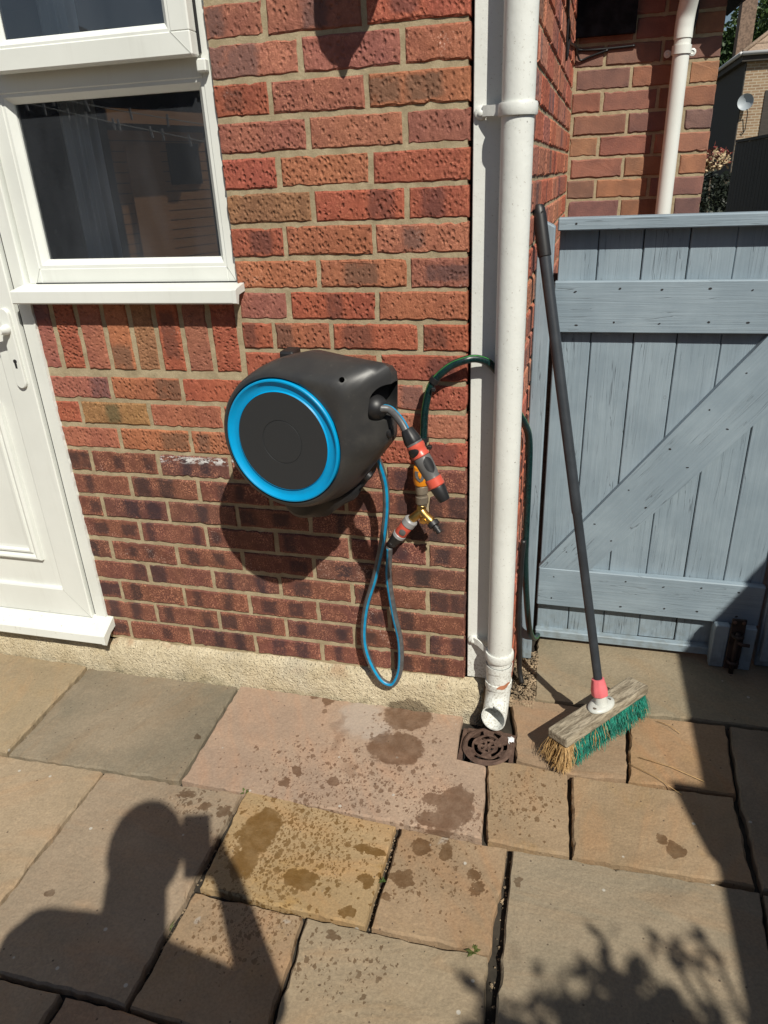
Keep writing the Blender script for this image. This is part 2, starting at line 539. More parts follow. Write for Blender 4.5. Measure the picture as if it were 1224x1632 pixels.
def upvc_material():
    t = NT('white_upvc')
    p = t.pos()
    n = t.noise(p, 5, 4)
    sp = t.noise(p, 90, 4, 0.7)
    c = t.mix(t.ramp(n, 0.3, 0.75), (0.735, 0.755, 0.715), (0.675, 0.695, 0.655))
    c = t.mix(t.math('MULTIPLY', t.ramp(sp, 0.66, 0.82), 0.2), c, (0.42, 0.39, 0.33))
    z_ = sep(t, p)[2]
    low = t.math('MULTIPLY', t.ramp(z_, 0.215, 0.17), t.ramp(t.noise(p, 55, 4, 0.7), 0.60, 0.72))
    c = t.mix(t.math('MULTIPLY', low, 0.55), c, (0.20, 0.16, 0.11))
    run = t.math('MULTIPLY', t.ramp(t.noise(t.scale(p, (40, 40, 2.5)), 1.0, 4, 0.65), 0.52, 0.8), 0.14)
    c = t.mix(run, c, (0.40, 0.38, 0.33))
    return t.set(c, 0.38, t.bump(t.noise(p, 30, 2), 0.06, 0.002))


def white_paint_material():
    t = NT('white_gloss_paint')
    p = t.pos()
    xyz = sep(t, p)
    n = t.noise(p, 8, 4)
    c = t.mix(t.ramp(n, 0.3, 0.75), (0.735, 0.752, 0.715), (0.675, 0.69, 0.655))
    low = t.ramp(xyz[2], 0.34, 0.12)
    sp = t.noise(p, 150, 4, 0.7)
    th = t.math('ADD', t.ramp(sp, 0.60, 0.72), t.math('MULTIPLY', low, t.ramp(sp, 0.48, 0.62)), clamp=True)
    c = t.mix(t.math('MULTIPLY', th, 0.6), c, (0.30, 0.27, 0.22))
    v = t.n('TexVoronoi', {'Vector': p, 'Scale': 55.0}, feature='F1')
    chip = t.math('MULTIPLY', t.math('LESS_THAN', v.outputs[0], t.math('MULTIPLY', sep(t, v.outputs[1])[1], 0.11)), t.math('GREATER_THAN', sep(t, v.outputs[1])[0], 0.86))
    c = t.mix(t.math('MULTIPLY', chip, 0.6), c, (0.12, 0.10, 0.09))
    h = t.math('ADD', t.noise(p, 60, 3), t.math('MULTIPLY', sp, 0.3))
    return t.set(c, 0.36, t.bump(h, 0.22, 0.003))


def grey_paint_material():
    """weathered blue grey paint; the grain runs along each board's own x axis"""
    t = NT('blue_grey_paint')
    o = t.obj()
    rnd = t.rand()
    off = t.n('CombineXYZ', {0: t.math('MULTIPLY', rnd, 31.0), 1: 0.0, 2: t.math('MULTIPLY', rnd, 77.0)}).outputs[0]
    p = t.vmath('ADD', o, off)
    g1 = t.noise(t.scale(p, (3.5, 60, 110)), 1.0, 4, 0.6, 0.5)
    g2 = t.noise(t.scale(p, (8, 150, 330)), 1.0, 3, 0.6, 0.3)
    crk = t.noise(t.scale(p, (2.2, 40, 75)), 1.0, 2, 0.5, 0.4)
    patch = t.noise(t.scale(p, (6, 1, 14)), 1.0, 4, 0.6)
    c = t.mix(t.ramp(g1, 0.35, 0.7), (0.248, 0.316, 0.368), (0.276, 0.348, 0.402))
    fade = t.noise(p, 5.5, 4, 0.6)
    c = t.mix(t.ramp(fade, 0.35, 0.7), t.mix(1.0, c, (0.86, 0.87, 0.88), 'MULTIPLY'), t.mix(1.0, c, (1.05, 1.04, 1.03), 'MULTIPLY'))
    wz = sep(t, t.pos())[2]
    dirt = t.math('MULTIPLY', t.ramp(wz, 0.16, 0.0), t.ramp(t.noise(t.pos(), 35, 4), 0.35, 0.7))
    c = t.mix(t.math('MULTIPLY', dirt, 0.5), c, (0.13, 0.13, 0.10))
    lines = t.math('SUBTRACT', 1.0, t.ramp(t.math('ABSOLUTE', t.math('SUBTRACT', crk, 0.5)), 0.0, 0.009))
    wear = t.math('MULTIPLY', t.ramp(g2, 0.52, 0.66), t.ramp(patch, 0.50, 0.72))
    c = t.mix(t.math('MULTIPLY', wear, 0.42), c, (0.13, 0.15, 0.17))
    ln = t.math('MULTIPLY', lines, t.ramp(t.noise(t.scale(p, (4, 1, 9)), 1.0, 2), 0.44, 0.6))
    c = t.mix(t.math('MULTIPLY', ln, 0.62), c, (0.05, 0.058, 0.07))
    # knots
    kv = t.n('TexVoronoi', {'Vector': t.scale(p, (1.0, 1.0, 1.6)), 'Scale': 7.0}, feature='F1')
    kn = t.math('MULTIPLY', t.ramp(kv.outputs[0], 0.13, 0.04), t.math('GREATER_THAN', sep(t, kv.outputs[1])[0], 0.75))
    ring = t.math('MULTIPLY', kn, t.ramp(t.math('SINE', t.math('MULTIPLY', kv.outputs[0], 190.0)), 0.2, 0.8))
    c = t.mix(t.math('MULTIPLY', ring, 0.5), c, (0.11, 0.12, 0.13))
    h = t.math('SUBTRACT', t.math('ADD', g1, t.math('MULTIPLY', g2, 0.5)), t.math('ADD', t.math('MULTIPLY', ln, 1.5), t.math('MULTIPLY', wear, 0.4)))
    return t.set(c, 0.6, t.bump(h, 0.6, 0.0016))


def wood_material(name, a, b, sc=(3, 40, 90), rough=0.8, bump=0.8):
    t = NT(name)
    o = t.obj()
    rnd = t.rand()
    p = t.vmath('ADD', o, t.n('CombineXYZ', {0: t.math('MULTIPLY', rnd, 31.0), 2: t.math('MULTIPLY', rnd, 77.0)}).outputs[0])
    g = t.noise(t.scale(p, sc), 1.0, 5, 0.65, 0.6)
    g2 = t.noise(t.scale(p, tuple(x * 2.5 for x in sc)), 1.0, 3, 0.6)
    c = t.mix(t.ramp(g, 0.3, 0.68), a, b)
    c = t.mix(t.math('MULTIPLY', t.ramp(g2, 0.55, 0.7), 0.6), c, tuple(x * 0.35 for x in a))
    return t.set(c, rough, t.bump(t.math('ADD', g, g2), bump, 0.002))


def black_plastic_material():
    t = NT('black_plastic')
    o = t.obj()
    n = t.noise(o, 9, 4)
    c = t.mix(t.ramp(n, 0.35, 0.7), (0.030, 0.030, 0.031), (0.044, 0.043, 0.041))
    dust = t.ramp(t.noise(o, 60, 4, 0.7), 0.6, 0.8)
    c = t.mix(t.math('MULTIPLY', dust, 0.2), c, (0.2, 0.19, 0.17))
    film = t.ramp(t.noise(o, 14, 5, 0.7), 0.5, 0.8)
    c = t.mix(t.math('MULTIPLY', film, 0.10), c, (0.22, 0.20, 0.17))
    return t.set(c, 0.42, t.bump(t.noise(o, 500, 2), 0.12, 0.0006))


def hose_material(name, a, b, rough=0.42):
    t = NT(name)
    p = t.pos()
    n = t.noise(p, 60, 3)
    return t.set(t.mix(t.ramp(n, 0.35, 0.7), a, b), rough)


def braid_material():
    t = NT('green_hose_braid')
    p = t.pos()
    n = t.noise(p, 340, 2)
    n2 = t.noise(p, 30, 3)
    c = t.mix(t.ramp(n, 0.45, 0.6), (0.002, 0.011, 0.013), (0.006, 0.036, 0.034))
    c = t.mix(t.math('MULTIPLY', t.ramp(n2, 0.4, 0.7), 0.4), c, (0.006, 0.035, 0.036))
    return t.set(c, 0.35, t.bump(n, 0.2, 0.0006))


def rust_material():
    t = NT('rusty_iron')
    p = t.pos()
    n = t.noise(p, 45, 5, 0.7)
    n2 = t.noise(p, 220, 3, 0.7)
    c = t.mix(t.ramp(n, 0.3, 0.7), (0.075, 0.042, 0.030), (0.14, 0.085, 0.062))
    c = t.mix(t.math('MULTIPLY', t.ramp(n2, 0.62, 0.76), 0.6), c, (0.30, 0.22, 0.15))
    return t.set(c, 0.8, t.bump(t.math('ADD', n, n2), 0.8, 0.002), Metallic=0.15)


def glass_material(tint):
    t = NT('window_glass')
    t.t.nodes.remove(t.b)
    fr = t.n('Fresnel', {'IOR': 1.62}).outputs[0]
    gl = t.n('BsdfGlossy', {'Color': (1, 1, 1), 'Roughness': 0.0}).outputs[0]
    tr = t.n('BsdfTransparent', {'Color': tint}).outputs[0]
    mx = t.n('MixShader', {0: t.math('MULTIPLY', fr, 2.4, clamp=True), 1: tr, 2: gl}).outputs[0]
    p = t.pos()
    df = t.n('BsdfDiffuse', {'Color': (0.62, 0.68, 0.78, 1)}).outputs[0]
    veil = t.math('ADD', 0.028, t.math('MULTIPLY', t.ramp(t.noise(t.scale(p, (6, 1, 2)), 1.0, 4), 0.4, 0.75), 0.035))  # pale bluish haze mixed into the glass itself, streaked at random
    mx = t.n('MixShader', {0: veil, 1: mx, 2: df}).outputs[0]
    t.t.links.new(mx, t.out.inputs[0])
    return t.m


def leaf_material(name, a, b):
    t = NT(name)
    p = t.pos()
    c = t.mix(t.ramp(t.noise(p, 2.5, 3), 0.35, 0.65), a, b)
    c = t.mix(t.math('MULTIPLY', t.ramp(t.noise(p, 30, 2), 0.4, 0.7), 0.5), c, tuple(x * 0.6 for x in a))
    return t.set(c, 0.6)


def far_brick_material():
    t = NT('far_brick')
    o = t.obj()
    br = t.n('TexBrick', {'Vector': t.scale(o, (1, 1, 1), (R(90), 0, 0)), 'Color1': (0.33, 0.23, 0.14), 'Color2': (0.24, 0.15, 0.09),
                          'Mortar': (0.42, 0.36, 0.27), 'Scale': 1.0, 'Mortar Size': 0.012, 'Brick Width': 0.225, 'Row Height': 0.075, 'Bias': 0.0})
    return t.set(br.outputs[0], 0.9)


M_BRICK = brick_material()
M_REAR = smooth_brick_material()
M_MORTAR = mortar_material()
M_CONC = concrete_material()
M_SLAB = slab_material()
M_UPVC = upvc_material()
M_WPAINT = white_paint_material()
M_GREY = grey_paint_material()
M_BLACK = black_plastic_material()
M_BLACK2 = plain('black_rubber', (0.014, 0.014, 0.015), 0.45, vary=0.3)
M_DISC = plain('charcoal_panel', (0.0275, 0.030, 0.0325), 0.5, bump=0.08, bscale=700)
M_BLUE = plain('cyan_plastic', (0.0, 0.30, 0.60), 0.42, vary=0.05, spec=0.3)
M_HGREY = hose_material('grey_hose', (0.075, 0.075, 0.078), (0.11, 0.11, 0.112))
M_HBLUE = hose_material('blue_hose_stripe', (0.0, 0.23, 0.46), (0.0, 0.30, 0.55))
M_BRAID = braid_material()
M_LIME = hose_material('lime_hose_stripe', (0.03, 0.17, 0.04), (0.07, 0.30, 0.06))
M_ORANGE = plain('orange_plastic', (0.56, 0.088, 0.055), 0.35, vary=0.08)
M_AMBER = plain('amber_plastic', (0.72, 0.25, 0.012), 0.35, vary=0.06)
M_GREYP = plain('grey_plastic', (0.11, 0.108, 0.106), 0.4, vary=0.1)
M_LGREY = plain('light_grey_plastic', (0.29, 0.29, 0.29), 0.4, vary=0.08)
M_IRON = plain('dark_iron', (0.040, 0.028, 0.024), 0.7, metal=0.2, bump=0.6, bscale=150, vary=0.5)
M_BRASS = plain('brass', (0.62, 0.40, 0.13), 0.32, metal=1.0, bump=0.2, vary=0.15)
M_DULL = plain('tarnished_brass', (0.26, 0.22, 0.17), 0.55, metal=0.6, bump=0.4, vary=0.3)
M_RUST = rust_material()
M_SCREW = plain('screw_steel', (0.28, 0.24, 0.20), 0.5, metal=0.7)
M_NAIL = plain('dark_nail', (0.02, 0.02, 0.022), 0.7)
M_PINK = plain('faded_red_plastic', (0.76, 0.17, 0.19), 0.45, vary=0.12)
M_OFFW = plain('grey_white_plastic', (0.55, 0.56, 0.52), 0.42, vary=0.06)
M_HANDLE = plain('graphite_handle', (0.034, 0.040, 0.048), 0.42, bump=0.1, vary=0.15)
M_OLDWOOD = wood_material('old_broom_wood', (0.15, 0.120, 0.080), (0.40, 0.345, 0.255), (16, 75, 75), 0.85, 1.0)
M_BRIST = hose_material('green_bristle', (0.004, 0.10, 0.075), (0.014, 0.25, 0.175), 0.5)
M_STRAW = hose_material('straw_bristle', (0.34, 0.20, 0.075), (0.52, 0.34, 0.15), 0.6)
M_SOIL = plain('joint_soil', (0.030, 0.024, 0.017), 0.95, bump=0.9, bscale=160, vary=0.5)
M_GRIT = plain('grit', (0.24, 0.18, 0.115), 0.95, bump=0.6, bscale=200, vary=0.6)
M_EARTH = plain('garden_earth', (0.10, 0.085, 0.05), 0.95, bump=0.8, bscale=40, vary=0.4)
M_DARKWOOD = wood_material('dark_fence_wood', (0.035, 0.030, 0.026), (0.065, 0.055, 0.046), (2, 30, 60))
M_BLKBOARD = plain('black_board', (0.016, 0.017, 0.020), 0.8, bump=0.3, vary=0.5, spec=0.08)
M_CABLE = plain('black_cable', (0.012, 0.012, 0.013), 0.4)
M_GLASS = glass_material((0.72, 0.76, 0.79))
M_ROOM = plain('room_wall', (0.26, 0.265, 0.28), 0.9)
M_REVEAL = plain('white_reveal', (0.66, 0.68, 0.70), 0.8)
M_CURT = plain('net_curtain', (0.86, 0.88, 0.88), 0.9)
M_LEAF = leaf_material('tree_leaf', (0.035, 0.075, 0.016), (0.075, 0.12, 0.03))
M_DLEAF = leaf_material('dark_leaf', (0.02, 0.05, 0.012), (0.05, 0.09, 0.022))
M_BARK = plain('bark', (0.09, 0.07, 0.05), 0.95, bump=0.8, bscale=60, vary=0.3)
M_SHADELEAF = leaf_material('shaded_leaf', (0.010, 0.016, 0.008), (0.016, 0.024, 0.012))  # near-black leaf colour with deep shade painted into the foliage
M_RLEAF = leaf_material('cream_leaf', (0.66, 0.52, 0.34), (0.48, 0.36, 0.2))
M_RED = leaf_material('red_leaf', (0.20, 0.03, 0.02), (0.12, 0.03, 0.02))
M_TILE = plain('tan_tile', (0.30, 0.22, 0.16), 0.85, vary=0.2)
M_FBRICK = far_brick_material()
M_FWHITE = plain('far_white', (0.62, 0.62, 0.62), 0.5)
M_DISH = plain('dish_grey', (0.36, 0.40, 0.43), 0.5)
M_SHED = wood_material('orange_shed_wood', (0.56, 0.25, 0.09), (0.70, 0.36, 0.15), (3, 30, 70))
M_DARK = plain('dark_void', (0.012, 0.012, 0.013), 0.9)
M_WEED = leaf_material('weed_leaf', (0.05, 0.085, 0.015), (0.12, 0.13, 0.03))
M_PAPER = plain('white_paper', (0.78, 0.79, 0.80), 0.8)
M_SKIN = plain('skin', (0.45, 0.26, 0.19), 0.6)
M_SHIRT = plain('navy_shirt', (0.04, 0.05, 0.09), 0.9)
M_JEANS = plain('blue_jeans', (0.06, 0.09, 0.16), 0.9)
M_HAIR = plain('brown_hair', (0.05, 0.03, 0.02), 0.7)
M_TERRA = plain('bare_clay', (0.42, 0.17, 0.09), 0.7, vary=0.2)

# ------------------------------------------------------------------ ground and patio
hx0, hx1, hy0, hy1 = 0.016, 0.160, -0.205, -0.074
g = mesh_obj('ground', [(-150, -150, -0.075), (150, -150, -0.075), (150, 150, -0.075), (-150, 150, -0.075),
                        (hx0, hy0, -0.075), (hx1, hy0, -0.075), (hx1, hy1, -0.075), (hx0, hy1, -0.075)],
             [(0, 1, 5, 4), (1, 2, 6, 5), (2, 3, 7, 6), (3, 0, 4, 7)], M_EARTH)
g['kind'] = 'structure'
g['label'] = 'bare garden earth reaching beyond the patio'
patio = bpy.data.objects.new('patio', None)
link(patio)
patio['kind'] = 'structure'
patio['label'] = 'sandstone paved patio with dark open joints'
bm = bmesh.new()
add_box(bm, -3.4, hx0, -4.6, 2.2, -0.07, -0.026)
add_box(bm, hx1, 1.75, -4.6, 2.2, -0.07, -0.026)
add_box(bm, hx0, hx1, -4.6, hy0, -0.07, -0.026)
add_box(bm, hx0, hx1, hy1, 2.2, -0.07, -0.026)
bed = bm_obj('joint_bed', bm, M_SOIL, patio)
bed['kind'] = 'stuff'

SLABS = {
 'A': [(-2.059, -0.018), (-1.302, -0.037), (-1.285, -0.448), (-2.071, -0.446)],
 'B': [(-1.289, -0.042), (-0.739, -0.031), (-0.729, -0.437), (-1.274, -0.451)],
 'C': [(-0.728, -0.031), (-0.001, -0.03), (0.008, -0.208), (0.092, -0.217), (0.111, -0.454), (-0.719, -0.437)],
 'D': [(-2.001, -0.461), (-1.28, -0.46), (-0.957, -0.454), (-0.957, -1.004), (-1.98, -1.004)],
 'E': [(-0.949, -0.455), (-0.537, -0.446), (-0.537, -1.001), (-0.947, -1.004)],
 'F': [(-0.526, -0.433), (-0.105, -0.462), (-0.11, -0.734), (-0.515, -0.727)],
 'G': [(-0.091, -0.463), (0.174, -0.47), (0.161, -0.739), (-0.095, -0.735)],
 'H': [(-0.519, -0.741), (-0.253, -0.743), (-0.237, -1.008), (-0.525, -1.003)],
 'I': [(-0.243, -0.745), (0.158, -0.744), (0.176, -1.011), (-0.227, -1.009)],
 'J': [(0.187, -0.471), (0.733, -0.465), (0.705, -1.01), (0.19, -1.013)],
 'K': [(0.096, -0.197), (0.171, -0.182), (0.31, -0.199), (0.32, -0.458), (0.123, -0.455)],
 'L': [(0.323, -0.201), (0.725, -0.191), (0.728, -0.45), (0.328, -0.458)],
 'M': [(0.13, 0.084), (0.206, 0.091), (0.474, 0.081), (0.463, -0.181), (0.313, -0.194), (0.172, -0.169), (0.161, -0.06)],
 'O': [(0.484, 0.078), (0.752, 0.088), (0.735, -0.18), (0.471, -0.184)],
 'N': [(0.198, 0.409), (0.22, 0.66), (1.2, 0.66), (1.174, 0.096), (0.757, 0.103), (0.485, 0.095), (0.207, 0.103)],
 'P': [(0.762, 0.085), (1.169, 0.07), (1.15, -0.448), (0.742, -0.458), (0.741, -0.183)],
 'S': [(0.741, -0.468), (1.15, -0.46), (1.14, -1.01), (0.716, -1.01)],
 'Q': [(-0.95, -1.014), (-0.681, -1.012), (-0.672, -1.29), (-0.95, -1.29)],
 'R': [(-0.668, -1.012), (-0.54, -1.012), (-0.239, -1.02), (-0.245, -1.42), (-0.66, -1.42)],
}
# colour, ochre staining
PINK = (0.30, 0.205, 0.160)
TAN = (0.315, 0.235, 0.160)
GREYS = (0.215, 0.185, 0.145)
BROWN = (0.285, 0.190, 0.125)
SCOL = {'A': (0.343, 0.274, 0.176, 0.15), 'B': (0.212, 0.187, 0.137, 0), 'C': (0.384, 0.283, 0.213, 0.05), 'D': (0.331, 0.262, 0.176, 0.1), 'E': (0.299, 0.239, 0.171, 0.05), 'F': (0.365, 0.258, 0.132, 1.0), 'G': (0.308, 0.219, 0.134, 0.25), 'H': (0.326, 0.233, 0.144, 0.3), 'I': (0.298, 0.242, 0.162, 0.1), 'J': (0.271, 0.23, 0.163, 0.08), 'K': (0.307, 0.223, 0.136, 0.45), 'L': (0.322, 0.233, 0.141, 0.25), 'M': (0.296, 0.21, 0.134, 0.1), 'O': (0.324, 0.21, 0.117, 0.2), 'N': (0.245, 0.215, 0.149, 0.05), 'P': (0.245, 0.198, 0.139, 0), 'S': (0.251, 0.204, 0.139, 0), 'Q': (0.297, 0.233, 0.16, 0), 'R': (0.32, 0.215, 0.139, 0.1)}


def slab_mesh(poly, seed, thick=0.03, lift=0.0):
    rs = random.Random(seed)
    cx = sum(p[0] for p in poly) / len(poly)
    cy = sum(p[1] for p in poly) / len(poly)
    pts = []
    n = len(poly)
    for i in range(n):
        a, b = Vector((*poly[i], 0)), Vector((*poly[(i + 1) % n], 0))
        d = b - a
        k = max(1, int(d.length / 0.018))
        nn = Vector((-d.y, d.x, 0)).normalized()
        for j in range(k):
            t = j / k
            q = a + d * t
            amp = 0.0028 if 0 < j < k else 0.001
            q += nn * (noise.noise(Vector((q.x * 14, q.y * 14, seed * 3.1))) * 0.0038 + noise.noise(Vector((q.x * 45, q.y * 45, seed * 1.7))) * 0.002 + rs.uniform(-amp, amp) * 0.6)
            pts.append(q)
    # make counter-clockwise
    area = sum(pts[i].x * pts[(i + 1) % len(pts)].y - pts[(i + 1) % len(pts)].x * pts[i].y for i in range(len(pts)))
    if area < 0:
        pts.reverse()
    m = len(pts)
    cen = Vector((cx, cy, 0))
    V = []
    for ring, (z, ins) in enumerate([(-thick, -0.001), (-0.006, 0.0), (0.0, 0.0045)]):
        for q in pts:
            dirc = (cen - q)
            L = dirc.length
            qq = q + dirc / L * (ins * (0.6 + 0.8 * rs.random()))
            zz = z if ring != 1 else z + rs.uniform(-0.002, 0.002)
            zz += lift
            V.append((qq.x - cx, qq.y - cy, zz))
    F = []
    for r in range(2):
        for i in range(m):
            j = (i + 1) % m
            F.append((r * m + i, r * m + j, (r + 1) * m + j, (r + 1) * m + i))
    F.append(tuple(range(2 * m, 3 * m)))
    return V, F, (cx, cy, 0)


for i, (k, poly) in enumerate(SLABS.items()):
    V, F, c = slab_mesh(poly, i + 1, 0.034, lift=random.Random(i).uniform(-0.003, 0.002))
    s_ = mesh_obj('paving_slab', V, F, M_SLAB, patio, loc=c)
    s_.color = (*SCOL[k][:3], 1)
    s_['ochre'] = float(SCOL[k][3])
# the patio goes on outside the frame
rr = random.Random(3)
extra = []
y = -1.02
for row in range(9):
    hgt = rr.choice([0.27, 0.41, 0.41])
    x = -3.3
    while x < 1.45:
        w = rr.choice([0.27, 0.41, 0.55, 0.55])
        ok = not (row == 0 and x + w > -0.97 and x < -0.2) and not (row == 1 and x + w > -0.7 and x < -0.22)
        if x + w < 1.5 and ok:
            extra.append([(x, y), (x + w - 0.012, y), (x + w - 0.012, y - hgt + 0.012), (x, y - hgt + 0.012)])
        x += w
    y -= hgt
for x in (-3.25, -2.68):
    for y0 in (-0.03, -0.46):
        extra.append([(x, y0), (x + 0.55, y0), (x + 0.55, y0 - 0.41), (x, y0 - 0.41)])
for j in range(3):
    extra.append([(1.19, 0.65 - 0.55 * j), (1.5, 0.65 - 0.55 * j), (1.5, 0.115 - 0.55 * j), (1.19, 0.115 - 0.55 * j)])
for j in range(2):
    extra.append([(0.2 + 0.45 * j, 1.55), (0.63 + 0.45 * j, 1.55), (0.63 + 0.45 * j, 0.68), (0.2 + 0.45 * j, 0.68)])
pal = [PINK, TAN, GREYS, BROWN]
for i, poly in enumerate(extra):
    V, F, c = slab_mesh(poly, 100 + i, 0.034, lift=rr.uniform(-0.003, 0.002))
    s_ = mesh_obj('paving_slab', V, F, M_SLAB, patio, loc=c)
    s_.color = (*rr.choice(pal), 1)
    s_['ochre'] = rr.choice([0.0, 0.1, 0.3])

# ------------------------------------------------------------------ brick walls
PAL = {'R': (0.365, 0.088, 0.050), 'O': (0.39, 0.140, 0.072), 'B': (0.28, 0.155, 0.068), 'P': (0.31, 0.110, 0.084), 'S': (0.41, 0.150, 0.098),
       'L': (0.132, 0.050, 0.039), 'K': (0.095, 0.043, 0.039)}


def brick_verts(w, h, depth, seed, nx=None):
    """front face at y=0 looking to -y, chipped outline, origin at its centre"""
    rs = random.Random(seed)
    nx = nx or max(2, int(w / 0.013))
    nz = max(2, int(h / 0.014))
    out = []
    for i in range(nx):
        out.append((-w / 2 + w * i / nx, -h / 2))
    for i in range(nz):
        out.append((w / 2, -h / 2 + h * i / nz))
    for i in range(nx):
        out.append((w / 2 - w * i / nx, h / 2))
    for i in range(nz):
        out.append((-w / 2, h / 2 - h * i / nz))
    m = len(out)
    jit = []
    for i, (px_, pz_) in enumerate(out):
        a_ = noise.noise(Vector((px_ * 28, pz_ * 28, seed * 2.3))) * 0.0018
        chip = -0.0035 if rs.random() < 0.035 else 0.0
        sx_, sz_ = (1 if px_ > 0 else -1), (1 if pz_ > 0 else -1)
        jit.append((sx_ * (a_ + chip * 0.6) + rs.uniform(-.0006, .0005), sz_ * (a_ + chip) + rs.uniform(-.0006, .0005)))
    V = []
    for (y, ins) in ((depth, 0.0), (0.0035, 0.0), (0.0, 0.0045)):
        for (px, pz), (jx, jz) in zip(out, jit):
            sx = 1 if px > 0 else -1
            sz = 1 if pz > 0 else -1
            ex = ins if abs(abs(px) - w / 2) < 1e-6 else 0
            ez = ins if abs(abs(pz) - h / 2) < 1e-6 else 0
            k = 1.0 if ins == 0 else rs.uniform(0.4, 1.3)
            V.append((px - sx * (ex * k) + jx, y + (rs.uniform(-.0006, .0008) if ins else 0), pz - sz * (ez * k) + jz))
    F = []
    for r in range(2):
        for i in range(m):
            j = (i + 1) % m
            F.append((r * m + i, r * m + j, (r + 1) * m + j, (r + 1) * m + i))
    F.append(tuple(range(2 * m, 3 * m)))
    return V, F


BRICK_SEED = [0]
MESH_CACHE = {}


def brick(parent, x0, x1, z0, z1, y, key, mat, depth=0.06, vertical=False, lower=False, mtx=None, col=None, shiny=0.0):
    BRICK_SEED[0] += 1
    sd = BRICK_SEED[0]
    rs = random.Random(sd * 13 + 5)
    w, h = x1 - x0, z1 - z0
    if vertical:
        w, h = h, w
    ck = (round(w, 3), round(h, 3), round(depth, 3), sd % 7)
    if ck not in MESH_CACHE:
        V, F = brick_verts(w, h, depth, sd)
        me = bpy.data.meshes.new('brick')
        me.from_pydata(V, [], F)
        me.materials.append(mat)
        me.update()
        MESH_CACHE[ck] = me
    me = MESH_CACHE[ck]
    if me.materials[0] is not mat:
        me = me.copy()
        me.materials[0] = mat
    o = bpy.data.objects.new('brick', me)
    loc = Vector(((x0 + x1) / 2, y + rs.uniform(-0.0016, 0.0012), (z0 + z1) / 2))
    link(o, parent)
    if mtx is not None:
        o.matrix_local = mtx @ Matrix.Translation(loc)
    else:
        o.location = loc
        o.rotation_euler = (rs.uniform(-.006, .006), (R(90) if vertical else 0) + rs.uniform(-.004, .004), rs.uniform(-.004, .004))
    base = col or PAL[key]
    f = rs.uniform(0.88, 1.12)
    o.color = (base[0] * f, base[1] * f * rs.uniform(.93, 1.07), base[2] * f * rs.uniform(.9, 1.1), 1)
    if lower:
        o['fleck'] = rs.uniform(0.6, 1.0)
        o['dimple'] = rs.uniform(0.0, 0.12)
        q = rs.random()
        L = w / 2
        if q < 0.7:
            o['patch'] = [rs.uniform(-0.8, -0.1) * L, rs.uniform(0.05, 0.8) * L, rs.uniform(0.015, 0.030)]
        else:
            o['patch'] = [rs.uniform(-0.8, 0.8) * L, 9.0, rs.uniform(0.015, 0.03)]
    else:
        o['fleck'] = rs.uniform(0.15, 0.5)
        o['dimple'] = rs.uniform(0.55, 1.0) if key in 'RBO' else rs.uniform(0.35, 0.85)
        L = w / 2
        o['patch'] = [rs.uniform(-1.0, 1.0) * L, rs.choice([9.0, 9.0, rs.uniform(-0.8, 0.8) * L]), rs.uniform(0.016, 0.046)] if rs.random() < 0.5 else [9.0, 9.0, 0.01]
    return o


Z0 = 0.12
XL = -1.199
front = thing('brick_wall', 'sunlit front wall of dimpled red bricks over dark purple bricks, behind the hose reel', 'wall')
mort = bmesh.new()
add_box(mort, -0.579, -0.004, 0.0034, 0.10, 0.108, 2.45)
add_box(mort, XL - 0.005, -0.579, 0.0034, 0.10, 0.108, 1.236)
bm_obj('mortar', mort, M_MORTAR, front)
J = 0.0058
KEYS = {22: 'PPR', 21: 'SPO', 20: 'RPO', 19: 'PSP', 18: 'ROR', 17: 'BRR', 16: 'ROS', 15: 'OOP', 14: 'PRO', 13: 'RORR', 12: 'ROR', 11: 'SORRSR', 10: 'RBOROS', 9: 'SOORRR', 8: 'ROSRSR'}
JOINTS = {12: [-0.40, -0.22], 13: [-0.495, -0.341, -0.115], 14: [-0.446, -0.22], 15: [-0.363, -0.139], 16: [-0.441, -0.22], 17: [-0.364, -0.141],
          18: [-0.441, -0.221], 19: [-0.364, -0.14], 20: [-0.445, -0.222], 21: [-0.367, -0.141], 22: [-0.441, -0.22], 23: [-0.364, -0.14],
          24: [-0.441, -0.22], 25: [-0.364, -0.14], 26: [-0.441, -0.22], 27: [-0.364, -0.14], 28: [-0.441, -0.22], 29: [-0.364, -0.14]}
rb = random.Random(11)
for k in range(0, 30):
    za = Z0 + 0.075 * k
    zb = za + 0.0638
    if k < 12:
        xl = XL
        js = []
        x = -0.22 if k % 2 == 0 else -0.1075
        while x > XL + 0.04:
            js.append(x + rb.uniform(-.003, .003))
            x -= 0.225
        js = js[::-1]
    else:
        xl = -0.581
        js = JOINTS[k]
    edges = [xl] + js + [0.0]
    ks = KEYS.get(k)
    for i in range(len(edges) - 1):
        a = edges[i] + (J if i > 0 else 0) + rb.uniform(-.001, .001)
        b = edges[i + 1] - (J if i < len(edges) - 2 else 0) + rb.uniform(-.001, .001)
        low = k < 9
        if low:
            key = rb.choice('LLLKL')
        elif ks and i < len(ks):
            key = ks[i]
        else:
            key = rb.choice('RRRSOP')
        bo = brick(front, a, b, za + rb.uniform(-.0012, .0012), zb + rb.uniform(-.0012, .0012), 0.0, key, M_BRICK, 0.088, lower=low)
        bo['spatter'] = 0.9 if (k == 8 and -1.0 < (a + b) / 2 < -0.5) else 0.0
# soldier course under the window
sj = [XL, -1.143, -1.066, -0.986, -0.906, -0.831, -0.754, -0.674, -0.592]
for i, key in enumerate('PRSOBRPR'):
    a = sj[i] + (J + 0.002 if i else 0)
    b = sj[i + 1] - J
    brick(front, a, b, 1.031, 1.235, 0.0, key, M_BRICK, 0.088, vertical=True)
